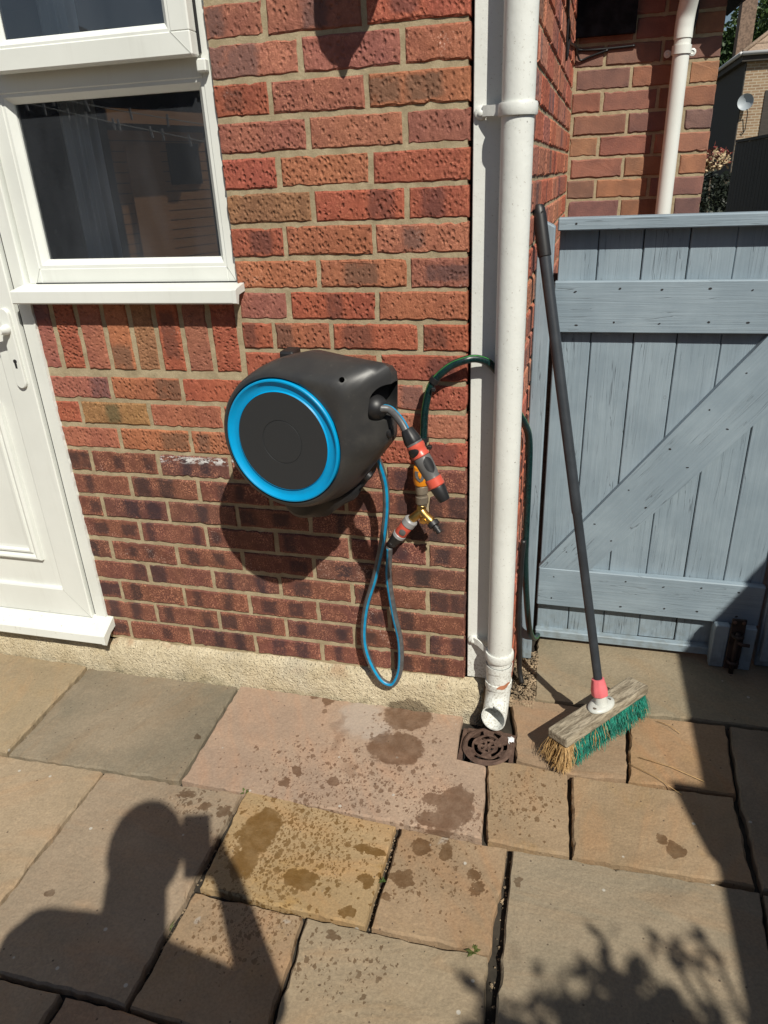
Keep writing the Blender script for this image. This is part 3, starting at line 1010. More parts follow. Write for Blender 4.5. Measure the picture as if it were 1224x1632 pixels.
# concrete fillet at the foot of the wall
pl = bmesh.new()
prof = [(-0.028, -0.03), (-0.027, 0.004), (-0.022, 0.045), (-0.016, 0.085), (-0.008, 0.108), (0.012, 0.116)]
xs = [-3.3 + 0.03 * i for i in range(int(3.36 / 0.03) + 1)]
grid = []


def fil(x, j, y, z):
    d = noise.noise(Vector((x * 9, j * 1.3, 2))) * 0.013 + noise.noise(Vector((x * 31, j * 2.7, 8))) * 0.009
    top_drop = 0.016 * (1 if x < -1.19 else 0) * (1 if j >= 4 else 0)
    return y - abs(d) * (1 if j < 5 else 0), z + (d * 0.8 if j >= 3 else 0) - top_drop


for x in xs:
    grid.append([pl.verts.new((x, *fil(x, j, y, z))) for j, (y, z) in enumerate(prof)])
# turn the corner under the white board to the drain
for ang, ext in ((0.3, 0), (0.8, 0), (1.25, 0)):
    rowv = []
    for j, (y, z) in enumerate(prof):
        yy, zz = fil(3 + ang, j, y, z)
        r_ = 0.062 - yy * 0.55
        rowv.append(pl.verts.new((0.045 + math.sin(ang) * (r_ - 0.045) * 1.0, 0.03 - math.cos(ang) * (0.03 - yy), zz * (1.0 - 0.1 * ang))))
    grid.append(rowv)
grid.append([pl.verts.new((0.125, 0.06 - 0.004 * j, z * 0.8)) for j, (y, z) in enumerate(prof)])
for i in range(len(grid) - 1):
    for j in range(len(prof) - 1):
        pl.faces.new((grid[i][j], grid[i + 1][j], grid[i + 1][j + 1], grid[i][j + 1]))
plinth = bm_obj('concrete_plinth', pl, M_CONC, smooth=True)
tag(plinth, 'rough sloping concrete fillet along the foot of the brick wall', 'plinth')

# white board on the end of the wall
cb = thing('corner_board', 'white painted timber board on the wall corner behind the drainpipe', 'board')
box('board', 0.0075, 0.124, 0.006, 0.03, 0.125, 2.45, M_WPAINT, cb, 0.0015)
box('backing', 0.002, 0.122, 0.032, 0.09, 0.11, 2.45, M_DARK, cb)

# side wall, turned by a degree or two
sw = thing('brick_wall', 'side wall of red bricks seen edge on, right of the white drainpipe', 'wall')
d = (Vector((0.176, 1.655, 0)) - Vector((0.128, 0.02, 0)))
ang = math.atan2(d.y, d.x)
SM = Matrix.Translation((0.128, 0.02, 0)) @ Matrix.Rotation(ang, 4, 'Z')
msw = bmesh.new()
add_box(msw, 0.002, d.length + 0.05, 0.0045, 0.1, 0.0, 2.6, 0, SM)
bm_obj('mortar', msw, M_MORTAR, sw)
for k in range(-1, 32):
    za = Z0 + 0.075 * k
    x = 0.0 if k % 2 == 0 else -0.1125
    while x < d.length:
        a, b = max(x, 0), min(x + 0.215, d.length)
        if b - a > 0.03:
            brick(sw, a, b, za, za + 0.065, 0.0, rb.choice('RSROSO'), M_BRICK, 0.075, mtx=SM, col=rb.choice([(0.52, 0.15, 0.09), (0.54, 0.20, 0.12), (0.50, 0.13, 0.075), (0.42, 0.15, 0.11), (0.56, 0.23, 0.15)]))
        x += 0.225

# rear wall beyond the gate
RY = 1.65
rw = thing('brick_wall', 'smooth brown brick wall facing us beyond the gate, behind the second drainpipe', 'wall')
add = bmesh.new()
add_box(add, 0.10, 0.705, RY + 0.004, RY + 0.11, 0.0, 2.6)
bm_obj('mortar', add, M_MORTAR, rw)
RP = [(0.31, 0.14, 0.080), (0.27, 0.118, 0.076), (0.235, 0.115, 0.085), (0.33, 0.155, 0.09), (0.26, 0.105, 0.066), (0.19, 0.105, 0.085)]
for k in range(0, 32):
    za = 0.033 + 0.0785 * k
    zb = za + 0.068
    js = [0.291, 0.500] if k % 2 == 1 else [0.183, 0.394, 0.603]
    ed = [0.172] + js + [0.707]
    for i in range(len(ed) - 1):
        a = ed[i] + J
        b = ed[i + 1] - (J if i < len(ed) - 2 else 0)
        if b - a > 0.02:
            brick(rw, a, b, za, zb, RY, 'R', M_REAR, 0.09, col=rb.choice(RP))

# ------------------------------------------------------------------ window
win = thing('window', 'white plastic casement window with a dark pane reflecting a shed', 'window')
fr = bmesh.new()
WX0, WX1 = -1.199, -0.5845
add_box(fr, -0.6085, WX1, 0.014, 0.075, 1.258, 2.4, 0.002)            # right member
add_box(fr, WX0, -1.157, 0.014, 0.075, 1.258, 2.4, 0.002)             # left member
add_box(fr, -1.1575, -0.608, 0.0145, 0.0745, 1.2585, 1.297, 0.002)     # bottom
add_box(fr, -1.1575, -0.608, 0.0145, 0.0745, 1.703, 1.765, 0.002)      # transom
add_box(fr, -1.1575, -0.608, 0.0145, 0.0745, 2.3, 2.399, 0.002)        # head
bm_obj('frame', fr, M_UPVC, win)


def bead_ring(name, x0, x1, z0, z1, t, y0, y1, mat, parent):
    """a mitred ring sloping in from (outer, y0) to (inner, y1)"""
    bm = bmesh.new()
    o_ = [(x0, z0), (x1, z0), (x1, z1), (x0, z1)]
    i_ = [(x0 + t, z0 + t), (x1 - t, z0 + t), (x1 - t, z1 - t), (x0 + t, z1 - t)]
    rings = [[bm.verts.new((x, y1 + 0.012, z)) for x, z in o_], [bm.verts.new((x, y0, z)) for x, z in o_],
             [bm.verts.new((x * 0.65 + xi * 0.35, y0, z * 0.65 + zi * 0.35)) for (x, z), (xi, zi) in zip(o_, i_)],
             [bm.verts.new((x, y1, z)) for x, z in i_], [bm.verts.new((x, y1 + 0.012, z)) for x, z in i_]]
    for r in range(4):
        for k in range(4):
            bm.faces.new((rings[r][k], rings[r][(k + 1) % 4], rings[r + 1][(k + 1) % 4], rings[r + 1][k]))
    return bm_obj(name, bm, mat, parent)


bead_ring('glazing_bead', -1.157, -0.6087, 1.2972, 1.7028, 0.021, 0.0165, 0.032, M_UPVC, win)
mesh_obj('pane', [(-1.14, 0.038, 1.312), (-0.625, 0.038, 1.312), (-0.625, 0.038, 1.69), (-1.14, 0.038, 1.69)], [(0, 1, 2, 3)], M_GLASS, win)
box('gasket', -1.139, -0.6255, 0.0385, 0.042, 1.311, 1.3155, M_DARK, win)
# opening top light, standing proud and a little ajar
sash = bmesh.new()
bmS = bmesh.new()
SX0, SX1, SZ0, SZ1 = -1.145, -0.6025, 1.741, 2.33


def ring_frame(bm, x0, x1, z0, z1, t, yf, yb, bev):
    add_box(bm, x0, x1, yf, yb, z0, z0 + t, bev)
    add_box(bm, x0, x1, yf, yb, z1 - t, z1, bev)
    add_box(bm, x0, x0 + t, yf + 0.0004, yb - 0.0004, z0 + t - 0.002, z1 - t + 0.002, bev)
    add_box(bm, x1 - t, x1, yf + 0.0004, yb - 0.0004, z0 + t - 0.002, z1 - t + 0.002, bev)


ring_frame(sash, SX0, SX1, SZ0, SZ1, 0.047, -0.034, 0.0, 0.003)
so = bm_obj('top_sash', sash, M_UPVC, win)
bead_ring('sash_bead', SX0 + 0.045, SX1 - 0.045, SZ0 + 0.045, SZ1 - 0.045, 0.020, -0.0315, -0.018, M_UPVC, so)
mesh_obj('sash_pane', [(-1.085, -0.015, 1.80), (-0.662, -0.015, 1.80), (-0.662, -0.015, 2.27), (-1.085, -0.015, 2.27)], [(0, 1, 2, 3)], M_GLASS, so)
box('gap_seal', -0.608, -0.6030, 0.0002, 0.0138, 1.75, 2.33, M_DARK, so)
# wavy sealant between frame and brick
sl = bmesh.new()
pv = []
for i in range(80):
    z = 1.258 + i * 0.0145
    wv = -0.5803 + noise.noise(Vector((z * 45, 3, 1))) * 0.0028
    pv.append([sl.verts.new(q) for q in ((WX1 - 0.001, 0.030, z), (WX1 - 0.001, 0.0135, z), (wv, 0.011, z), (wv + 0.003, 0.03, z))])
for i in range(79):
    for j in range(3):
        sl.faces.new((pv[i][j], pv[i][j + 1], pv[i + 1][j + 1], pv[i + 1][j]))
bm_obj('sealant', sl, M_UPVC, win)
cl = box('frame_clip', -0.612, -0.5885, -0.006, 0.0135, 1.712, 1.738, M_UPVC, win, 0.003)
# sill
sprof = [(0.05, 1.262), (0.006, 1.2575), (-0.048, 1.249), (-0.0515, 1.246), (-0.0525, 1.218), (-0.05, 1.2145), (-0.044, 1.2145), (-0.040, 1.236), (0.05, 1.24)]
prism('sill', sprof, -1.213, -0.571, M_UPVC, win)
endp = [(0.0, 1.2585), (-0.046, 1.2505), (-0.053, 1.2475), (-0.054, 1.217), (-0.044, 1.213), (-0.036, 1.235), (0.0, 1.239)]
prism('sill_end_cap', endp, -0.5715, -0.5605, M_UPVC, win)
mesh_obj('sill_gap', [(-1.175, 0.0095, 1.2583), (-0.585, 0.0095, 1.2583), (-0.585, 0.0095, 1.2615), (-1.175, 0.0095, 1.2615)], [(0, 1, 2, 3)], M_DARK, win)

M_JOINT = plain('weld_line', (0.40, 0.41, 0.38), 0.7)


def joint(x0, z0, x1, z1, y_, parent, w=0.0012):
    L_ = math.hypot(x1 - x0, z1 - z0)
    bm_ = bmesh.new()
    add_box(bm_, -L_ / 2, L_ / 2, -0.0004, 0.001, -w / 2, w / 2)
    return bm_obj('weld_line', bm_, M_JOINT, parent, loc=((x0 + x1) / 2, y_, (z0 + z1) / 2), rot=(0, -math.atan2(z1 - z0, x1 - x0), 0))


joint(-0.6085, 1.2968, -0.586, 1.259, 0.0138, win)
joint(-1.157, 1.2972, -1.1745, 1.262, 0.0138, win)
joint(SX1 - 0.047, SZ0 + 0.047, SX1 - 0.003, SZ0 + 0.003, -0.0342, so)
joint(SX0 + 0.047, SZ0 + 0.047, SX0 + 0.003, SZ0 + 0.003, -0.0342, so)
# room behind the glass
room = thing('room', 'dim room interior seen through the window panes', 'room')
bmr = bmesh.new()
rx0, rx1, ry0, ry1, rz0, rz1 = -3.2, -0.12, 0.12, 2.6, 0.1, 2.44
v = [bmr.verts.new(p) for p in [(rx0, ry0, rz0), (rx1, ry0, rz0), (rx1, ry1, rz0), (rx0, ry1, rz0), (rx0, ry0, rz1), (rx1, ry0, rz1), (rx1, ry1, rz1), (rx0, ry1, rz1)]]
for f in [(0, 1, 2, 3), (7, 6, 5, 4), (1, 5, 6, 2), (2, 6, 7, 3), (3, 7, 4, 0)]:
    bmr.faces.new([v[i] for i in f])
bm_obj('walls', bmr, M_ROOM, room)
bmf = bmesh.new()
add_box(bmf, rx0, -1.2, 0.101, 0.13, rz0, rz1)
add_box(bmf, -0.579, rx1, 0.101, 0.13, rz0, rz1)
add_box(bmf, -1.2, -0.579, 0.101, 0.13, rz0, 1.24)
add_box(bmf, -1.2, -0.579, 0.101, 0.13, 2.36, rz1)
bm_obj('inner_lining', bmf, M_REVEAL, room)
cu = bmesh.new()
pr_ = []
for i in range(60):
    t_ = i / 59
    x = -1.105 + t_ * 0.105
    yy = 0.16 + 0.014 * math.sin(t_ * 34) + 0.004 * math.sin(t_ * 90)
    pr_.append((cu.verts.new((x, yy, 1.2)), cu.verts.new((x + 0.01 * math.sin(t_ * 5), yy, 2.3))))
for i in range(59):
    cu.faces.new((pr_[i][0], pr_[i + 1][0], pr_[i + 1][1], pr_[i][1]))
cur = bm_obj('curtain', cu, M_CURT, smooth=True)
tag(cur, 'pale net curtain hanging at the left behind the lower window pane', 'curtain')

# ------------------------------------------------------------------ door
door = thing('door', 'white plastic panelled door at the left edge with its handle plate', 'door')
jb = bmesh.new()
add_box(jb, -1.2425, -1.2025, -0.002, 0.075, 0.178, 2.4, 0.003)
add_box(jb, -2.17, -2.13, -0.002, 0.075, 0.178, 2.4, 0.003)
add_box(jb, -2.13, -1.2425, -0.0015, 0.075, 2.32, 2.3995, 0.003)
jo = bm_obj('frame', jb, M_UPVC, door)
sj_bm = bmesh.new()
pv = []
for i in range(72):
    z = 0.178 + i * 0.0148
    wv = -1.1985 + noise.noise(Vector((z * 40, 7, 4))) * 0.003
    pv.append([sj_bm.verts.new(q) for q in ((-1.2035, 0.0, z), (-1.2035, -0.004, z), (wv, -0.0045, z), (wv + 0.002, 0.008, z))])
for i in range(71):
    for j in range(3):
        sj_bm.faces.new((pv[i][j], pv[i][j + 1], pv[i + 1][j + 1], pv[i + 1][j]))
bm_obj('sealant', sj_bm, M_UPVC, door)
box('door_gap', -1.2475, -1.2428, 0.004, 0.03, 0.185, 2.31, M_DARK, door)
lf = bmesh.new()


def miter_frame(bm, x0, x1, z0, z1, tr, tb, yf, yb):
    o_ = [(x0, z0), (x1, z0), (x1, z1), (x0, z1)]
    i_ = [(x0 + tr, z0 + tb), (x1 - tr, z0 + tb), (x1 - tr, z1 - tb), (x0 + tr, z1 - tb)]
    lay = [(o_, yb, 0), (o_, yf + .003, 0), (o_, yf, .03), (o_, yf, .95), (o_, yf + .003, 1.0), (o_, yb, 1.0)]
    rings = []
    for _, yy, t_ in lay:
        rings.append([bm.verts.new((a[0] + (b[0] - a[0]) * t_, yy, a[1] + (b[1] - a[1]) * t_)) for a, b in zip(o_, i_)])
    for r in range(len(rings) - 1):
        for k in range(4):
            bm.faces.new((rings[r][k], rings[r][(k + 1) % 4], rings[r + 1][(k + 1) % 4], rings[r + 1][k]))


miter_frame(lf, -2.128, -1.2478, 0.19, 2.315, 0.088, 0.103, -0.014, 0.05)
bm_obj('leaf_frame', lf, M_UPVC, door)
joint(-1.2478 - 0.002, 0.192, -1.2478 - 0.086, 0.291, -0.0142, door)
box('panel', -2.045, -1.332, -0.001, 0.03, 0.288, 2.22, M_UPVC, door)
box('panel_shade_line', -2.045, -1.3305, -0.004, -0.0012, 0.2885, 0.2925, M_DARK, door)  # dark strip drawn in for the shade line of the panel recess


def moulding(x0, x1, z0, z1):
    bm = bmesh.new()
    o_ = [(x0, z0), (x1, z0), (x1, z1), (x0, z1)]
    prof_ = [(0.0, 0.0), (0.002, -0.012), (0.010, -0.018), (0.016, -0.016), (0.020, -0.009), (0.026, -0.008), (0.030, -0.014), (0.036, -0.014), (0.041, -0.006), (0.05, -0.0045)]
    rings = []
    for ins, yy in prof_:
        cs = [(x0 + ins, z0 + ins), (x1 - ins, z0 + ins), (x1 - ins, z1 - ins), (x0 + ins, z1 - ins)]
        rings.append([bm.verts.new((a, -0.0012 + yy, b)) for a, b in cs])
    for r in range(len(rings) - 1):
        for k in range(4):
            bm.faces.new((rings[r][k], rings[r][(k + 1) % 4], rings[r + 1][(k + 1) % 4], rings[r + 1][k]))
    bm.faces.new(rings[-1])
    return bm_obj('panel_moulding', bm, M_UPVC, door)


moulding(-2.0, -1.385, 0.392, 0.925)
moulding(-2.0, -1.385, 1.25, 2.15)
# handle plate with lever
pb = bmesh.new()
hw = 0.0165
outl = []
for i in range(12):
    a = math.pi * i / 11
    outl.append((hw * math.cos(a), 0.112 - hw + hw * math.sin(a)))
for i in range(12):
    a = math.pi + math.pi * i / 11
    outl.append((hw * math.cos(a), -0.112 + hw + hw * math.sin(a)))
n = len(outl)
r0 = [pb.verts.new((x, 0.0, z)) for x, z in outl]
r1 = [pb.verts.new((x, -0.008, z)) for x, z in outl]
r2 = [pb.verts.new((x * 0.86, -0.010, z * 0.985)) for x, z in outl]
for a_, b_ in ((r0, r1), (r1, r2)):
    for i in range(n):
        pb.faces.new((a_[i], a_[(i + 1) % n], b_[(i + 1) % n], b_[i]))
pb.faces.new(r2)
hp = bm_obj('handle_plate', pb, M_UPVC, door, loc=(-1.279, -0.014, 1.087))
lathe('lever_boss', [(0, 0.014), (0.012, 0.0135), (0.016, 0.011), (0.03, 0.0095)], (0, -0.010, 0.055), (0, -1, 0), M_UPVC, hp)
tube('lever', [(0, -0.036, 0.055), (-0.02, -0.040, 0.055), (-0.06, -0.041, 0.054), (-0.11, -0.040, 0.053), (-0.118, -0.034, 0.053)], [0.009, 0.0095, 0.009, 0.008, 0.006], M_UPVC, hp)
kb = bmesh.new()
kk = [(0.006 * math.cos(R(a)), 0.008 + 0.006 * math.sin(R(a))) for a in range(-50, 231, 20)] + [(-0.0032, -0.012), (0.0032, -0.012)]
kr = [kb.verts.new((x, -0.0104, z - 0.042)) for x, z in kk]
kr2 = [kb.verts.new((x, -0.0098, z - 0.042)) for x, z in kk]
kb.faces.new(kr)
for i in range(len(kk)):
    kb.faces.new((kr[i], kr[(i + 1) % len(kk)], kr2[(i + 1) % len(kk)], kr2[i]))
bm_obj('keyhole', kb, M_DARK, hp)
# threshold
tp = [(0.06, 0.196), (0.0, 0.193), (-0.058, 0.160), (-0.064, 0.155), (-0.066, 0.128), (-0.062, 0.123), (-0.054, 0.124), (-0.05, 0.138), (0.06, 0.15)]
prism('threshold', tp, -2.2, -1.186, M_UPVC, door)
tpe = [(0.0, 0.195), (-0.056, 0.163), (-0.066, 0.157), (-0.068, 0.127), (-0.062, 0.121), (-0.05, 0.132), (-0.03, 0.150), (0.0, 0.160)]
prism('threshold_end_cap', tpe, -1.1865, -1.1745, M_UPVC, door)

# ------------------------------------------------------------------ drainpipes
dp = thing('drainpipe', 'fat white painted drainpipe at the wall corner emptying over the drain', 'drainpipe', group='white drainpipes')
PX, PY, PR = 0.1035, -0.031, 0.0338


def ring_tube(name, path, ro, ri, mat, parent, seg=32):
    """an open pipe with wall thickness along a path"""
    V1, F1, _ = tube_geo(path, ro, seg, caps=False)
    V2, F2, _ = tube_geo(path, ri, seg, caps=False)
    n1 = len(V1)
    F = list(F1) + [tuple(n1 + i for i in reversed(f)) for f in F2]
    L = len(path) - 1
    for k in range(seg):
        k2 = (k + 1) % seg
        F.append((L * seg + k, L * seg + k2, n1 + L * seg + k2, n1 + L * seg + k))
        F.append((k2, k, n1 + k, n1 + k2))
    o_ = mesh_obj(name, list(V1) + list(V2), F, mat, parent, smooth=True)
    try:
        o_.data.set_sharp_from_angle(angle=R(50))
    except Exception:
        pass
    return o_


ring_tube('pipe', [(PX, PY, 0.19), (PX, PY, 1.0), (PX, PY, 2.5)], PR, PR - 0.003, M_WPAINT, dp)
shoe = [(PX, PY, 0.215), (PX, PY, 0.15), (PX, PY, 0.125)]
for i in range(1, 9):
    a = R(76) * i / 8
    shoe.append((PX - 0.004 * i / 8, PY - 0.066 * (1 - math.cos(a)), 0.125 - 0.060 * math.sin(a)))
a = R(76)
shoe.append((shoe[-1][0] - 0.002, shoe[-1][1] - math.sin(a) * 0.012, shoe[-1][2] - math.cos(a) * 0.012))
sho = ring_tube('shoe', shoe, PR + 0.0018, PR - 0.0012, M_WPAINT, dp)
ce = Vector(shoe[-1])
nrm_ = Vector((0, -math.sin(a), -math.cos(a)))
for v_ in sho.data.vertices:          # the mouth is cut on the slant, its lower lip longer
    if (v_.co - ce).length < PR + 0.006 and abs((v_.co - ce).dot(nrm_)) < 0.006:
        v_.co += nrm_ * (-(v_.co.z - ce.z) * 0.42)
lathe('collar', [(-0.010, PR + 0.0005), (-0.010, PR + 0.0036), (0.010, PR + 0.0036), (0.010, PR + 0.0005)], (PX, PY, 0.205), (0, 0, 1), M_WPAINT, dp, 36)
lathe('collar', [(-0.009, PR + 0.0012), (-0.009, PR + 0.0046), (0.009, PR + 0.0046), (0.009, PR + 0.0012)], (PX, PY, 0.148), (0, 0, 1), M_WPAINT, dp, 36)
# scraped bare patch on the collar
sc = bmesh.new()
rows = []
for i in range(11):
    t_ = i / 10
    aa = R(-92 + 62 * t_)
    zc = 0.152 + 0.014 * t_ + 0.002 * math.sin(t_ * 9)
    hh = 0.0075 * math.sin(math.pi * min(1, max(0, t_ * 0.93 + 0.04))) ** 0.7
    rad = PR + 0.0052
    rows.append([sc.verts.new((PX + rad * math.cos(aa), PY + rad * math.sin(aa), zc - hh)), sc.verts.new((PX + rad * math.cos(aa), PY + rad * math.sin(aa), zc + hh))])
for i in range(10):
    sc.faces.new((rows[i][0], rows[i + 1][0], rows[i + 1][1], rows[i][1]))
bm_obj('scraped_patch', sc, M_TERRA, dp)


def bracket(z, slope):
    o_ = lathe('bracket', [(-0.012, PR), (-0.012, PR + 0.005), (-0.008, PR + 0.0065), (0.008, PR + 0.0065), (0.012, PR + 0.005), (0.012, PR)], (PX, PY, z), (0, 0, 1), M_WPAINT, dp, 36)
    bm = bmesh.new()
    # arm from the clip back to the board
    x0, x1 = 0.028, PX - PR + 0.004
    za, zb = z + slope, z
    pts = [(x0, -0.004), (x0 + 0.012, -0.012), (x1, PY)]
    for (xa, ya), (xb, yb), zz0, zz1 in ((pts[0], pts[1], za, za), (pts[1], pts[2], za, zb)):
        vs8 = []
        for (x, y, z_) in ((xa, ya, zz0), (xb, yb, zz1)):
            for dy in (-0.003, 0.003):
                for dz in (-0.010, 0.010):
                    vs8.append(bm.verts.new((x, y + dy, z_ + dz)))
        for f in [(0, 1, 3, 2), (4, 6, 7, 5), (0, 4, 5, 1), (2, 3, 7, 6), (1, 5, 7, 3), (0, 2, 6, 4)]:
            bm.faces.new([vs8[i] for i in f])
    bm_obj('bracket_arm', bm, M_WPAINT, dp)
    lathe('bracket_foot', [(0.0, 0.014), (0.006, 0.0135), (0.009, 0.009)], (0.024, 0.0055, za - 0.002), (0, -1, 0), M_WPAINT, dp, 20)
    lathe('screw', [(0.0, 0.0055), (0.004, 0.0055), (0.0055, 0.003)], (0.024, -0.003, za - 0.003), (0, -1, 0), M_WPAINT, dp, 12)


bracket(1.597, 0.002)
bracket(0.245, 0.018)

dp2 = thing('drainpipe', 'thin clean white downpipe on the brown brick wall beyond the gate', 'drainpipe', group='white drainpipes')
QX, QY, QR = 0.560, RY - 0.072, 0.0295
ring_tube('pipe', [(QX, QY, 0.05), (QX, QY, 1.0), (QX, QY, 1.90)], QR, QR - 0.003, M_UPVC, dp2)
ring_tube('swan_neck', spline([(QX, QY, 1.897), (QX, QY, 1.94), (QX + 0.002, QY - 0.01, 1.985), (QX + 0.008, QY - 0.05, 2.05), (QX + 0.012, QY - 0.10, 2.12), (QX + 0.012, QY - 0.11, 2.2)], 6), QR + 0.0032, QR, M_UPVC, dp2)
lathe('clip', [(-0.014, QR), (-0.014, QR + 0.005), (0.014, QR + 0.005), (0.014, QR)], (QX, QY, 1.862), (0, 0, 1), M_UPVC, dp2, 28)
for sx in (-1, 1):
    lathe('clip_lug', [(0.0, 0.013), (0.006, 0.013), (0.008, 0.007), (0.005, 0.005)], (QX + sx * 0.044, RY - 0.02, 1.858), (0, -1, 0), M_UPVC, dp2, 16)

# ------------------------------------------------------------------ eave over the rear wall, black board, cables
ev = thing('roof_eave', 'dark underside of a roof eave over the brown brick wall', 'eave')
box('soffit_board', 0.185, 0.80, RY - 0.155, RY + 0.3, 2.150, 2.175, M_BLKBOARD, ev)  # left end stretched over the black board to keep it in shade
box('fascia_board', 0.185, 0.80, RY - 0.18, RY - 0.156, 2.12, 2.30, M_BLKBOARD, ev)
bm = bmesh.new()
add_box(bm, -0.02, 0.30, -0.16, 0.35, -0.02, 0.03)
bm_obj('verge_board', bm, M_BLKBOARD, ev, loc=(0.765, RY + 0.02, 2.045), rot=(0, R(-38), 0))
bb = box('black_board', 0.168, 0.394, RY - 0.035, RY - 0.006, 1.935, 2.145, M_BLKBOARD)
tag(bb, 'black painted board fixed high in the corner of the two brick walls', 'board')
cab = thing('cable', 'thin black cable looping down the side wall and along the brown bricks', 'cable')


def on_side(y_, z_):
    return (0.128 + 0.0294 * (y_ - 0.02) - 0.001, y_, z_)


def wallpt(y_, z_):
    q_ = on_side(y_, z_)
    return (q_[0] + 0.006, q_[1], q_[2])


tube('lead', spline([wallpt(0.86, 2.05), wallpt(0.92, 1.965), wallpt(0.98, 1.915), wallpt(1.08, 1.905), wallpt(1.12, 1.88), wallpt(1.22, 1.868), wallpt(1.40, 1.885), wallpt(1.58, 1.900), (0.190, 1.641, 1.897), (0.255, 1.643, 1.893), (0.336, 1.643, 1.894), (0.397, 1.643, 1.896)], 8), 0.0045, M_CABLE, cab, 8)
tube('lead', spline([wallpt(1.58, 1.902), (0.187, 1.63, 1.880), (0.200, 1.642, 1.862), (0.235, 1.643, 1.872), (0.30, 1.643, 1.889)], 8), 0.004, M_CABLE, cab, 8)
tube('lead', spline([wallpt(0.95, 1.99), wallpt(1.0, 1.93), wallpt(1.02, 1.83), wallpt(1.05, 1.80), wallpt(1.15, 1.87)], 8), 0.0035, M_CABLE, cab, 8)
cab2 = tube('cable', spline([(0.606, RY - 0.006, 2.12), (0.607, RY - 0.006, 2.0), (0.603, RY - 0.007, 1.95), (0.592, RY - 0.008, 1.91), (0.58, RY - 0.016, 1.885)], 8), 0.0045, M_CABLE, None, 8)
tag(cab2, 'black cable dropping beside the thin downpipe to its clip', 'cable')

# ------------------------------------------------------------------ gate
gate = thing('gate', 'weathered blue grey boarded gate with ledges, a diagonal brace and a rusty bolt', 'gate')


def plank(name, length, width, thick, centre, parent, angle=0.0, bev=0.0025, mat=None, seed=0):
    """board whose grain lies along local x; angle turns it in the x-z plane"""
    bm = bmesh.new()
    add_box(bm, -length / 2, length / 2, -thick / 2, thick / 2, -width / 2, width / 2, bev)
    return bm_obj(name, bm, mat or M_GREY, parent, loc=centre, rot=(0, -angle, 0))


GY = 0.43
bx = [0.189, 0.294, 0.410, 0.525, 0.640, 0.756, 0.872]
rg = random.Random(21)
for i in range(6):
    a, b = bx[i] + 0.0012, bx[i + 1] - 0.0012
    zb_, zt_ = 0.045 + rg.uniform(-.004, .004), 1.352 + rg.uniform(-.003, .003)
    plank('board', zt_ - zb_, b - a, 0.019, ((a + b) / 2, GY + 0.0095 + rg.uniform(-.001, .001), (zb_ + zt_) / 2), gate, R(90) + rg.uniform(-.003, .003))
for i in range(1, 6):
    box('tongue', bx[i] - 0.006, bx[i] + 0.006, GY + 0.0075, GY + 0.0145, 0.05, 1.345, M_DARKWOOD, gate)
plank('top_rail', 0.695, 0.032, 0.052, (0.532, GY - 0.016, 1.349), gate, 0.001, 0.003)
plank('ledge', 0.692, 0.140, 0.026, (0.530, GY - 0.0135, 1.131), gate, 0.0, 0.003)
plank('ledge', 0.688, 0.143, 0.026, (0.531, GY - 0.0135, 0.219), gate, -0.006, 0.003)
# brace cut square to fit between the ledges
bz0, bz1 = 0.2925, 1.0595
A, B = (0.187, bz0), (0.752, bz1)
C_, D_ = (0.872, bz1 - 0.02), (0.872, 0.965)
brv = [(0.187, bz0), (0.345, bz0), (0.872, 0.955), (0.872, bz1), (0.752, bz1)]
bang = math.atan2(bz1 - bz0, 0.752 - 0.187)
ctr = (0.54, 0.67)
bm = bmesh.new()
ca, sa = math.cos(-bang), math.sin(-bang)
lo = [((x - ctr[0]) * ca - (z - ctr[1]) * sa, (x - ctr[0]) * sa + (z - ctr[1]) * ca) for x, z in brv]
f0 = [bm.verts.new((x, -0.012, z)) for x, z in lo]
f1 = [bm.verts.new((x, 0.012, z)) for x, z in lo]
bm.faces.new(f0)
bm.faces.new(f1[::-1])
for i in range(5):
    bm.faces.new((f0[i], f0[(i + 1) % 5], f1[(i + 1) % 5], f1[i]))
bm_obj('brace', bm, M_GREY, gate, loc=(ctr[0], GY - 0.0125, ctr[1]), rot=(0, -bang, 0))
# strip along the foot, and the short stile that carries the bolt
plank('bottom_rail', 0.60, 0.030, 0.028, (0.487, GY - 0.010, 0.030), gate, 0.0, 0.003)
plank('stile', 0.158, 0.045, 0.026, (0.765, GY - 0.050, 0.080), gate, R(90), 0.003)
plank('stile', 0.158, 0.036, 0.026, (0.848, GY - 0.050, 0.078), gate, R(90), 0.003)
plank('stile_pad', 0.135, 0.124, 0.026, (0.806, GY - 0.0225, 0.075), gate, R(90), 0.002)
# nails
nail_me = None


def nail(x, y, z, rad=0.0042):
    global nail_me
    if nail_me is None:
        V = [(0.0034 * math.cos(a), -0.0006, 0.0025 * math.sin(a)) for a in [i * math.pi / 4 for i in range(8)]] + \
            [(0.0034 * math.cos(a), 0.002, 0.0025 * math.sin(a)) for a in [i * math.pi / 4 for i in range(8)]]
        F = [tuple(range(7, -1, -1))] + [(i, (i + 1) % 8, 8 + (i + 1) % 8, 8 + i) for i in range(8)]
        nail_me = bpy.data.meshes.new('nail')
        nail_me.from_pydata(V, [], F)
        nail_me.materials.append(M_NAIL)
    o_ = bpy.data.objects.new('nail', nail_me)
    o_.location = (x, y, z)
    o_.scale = (rg.uniform(.7, 1.5), 1, rg.uniform(.7, 1.2))
    o_.rotation_euler = (0, rg.uniform(-.6, .6), 0)
    link(o_, gate)


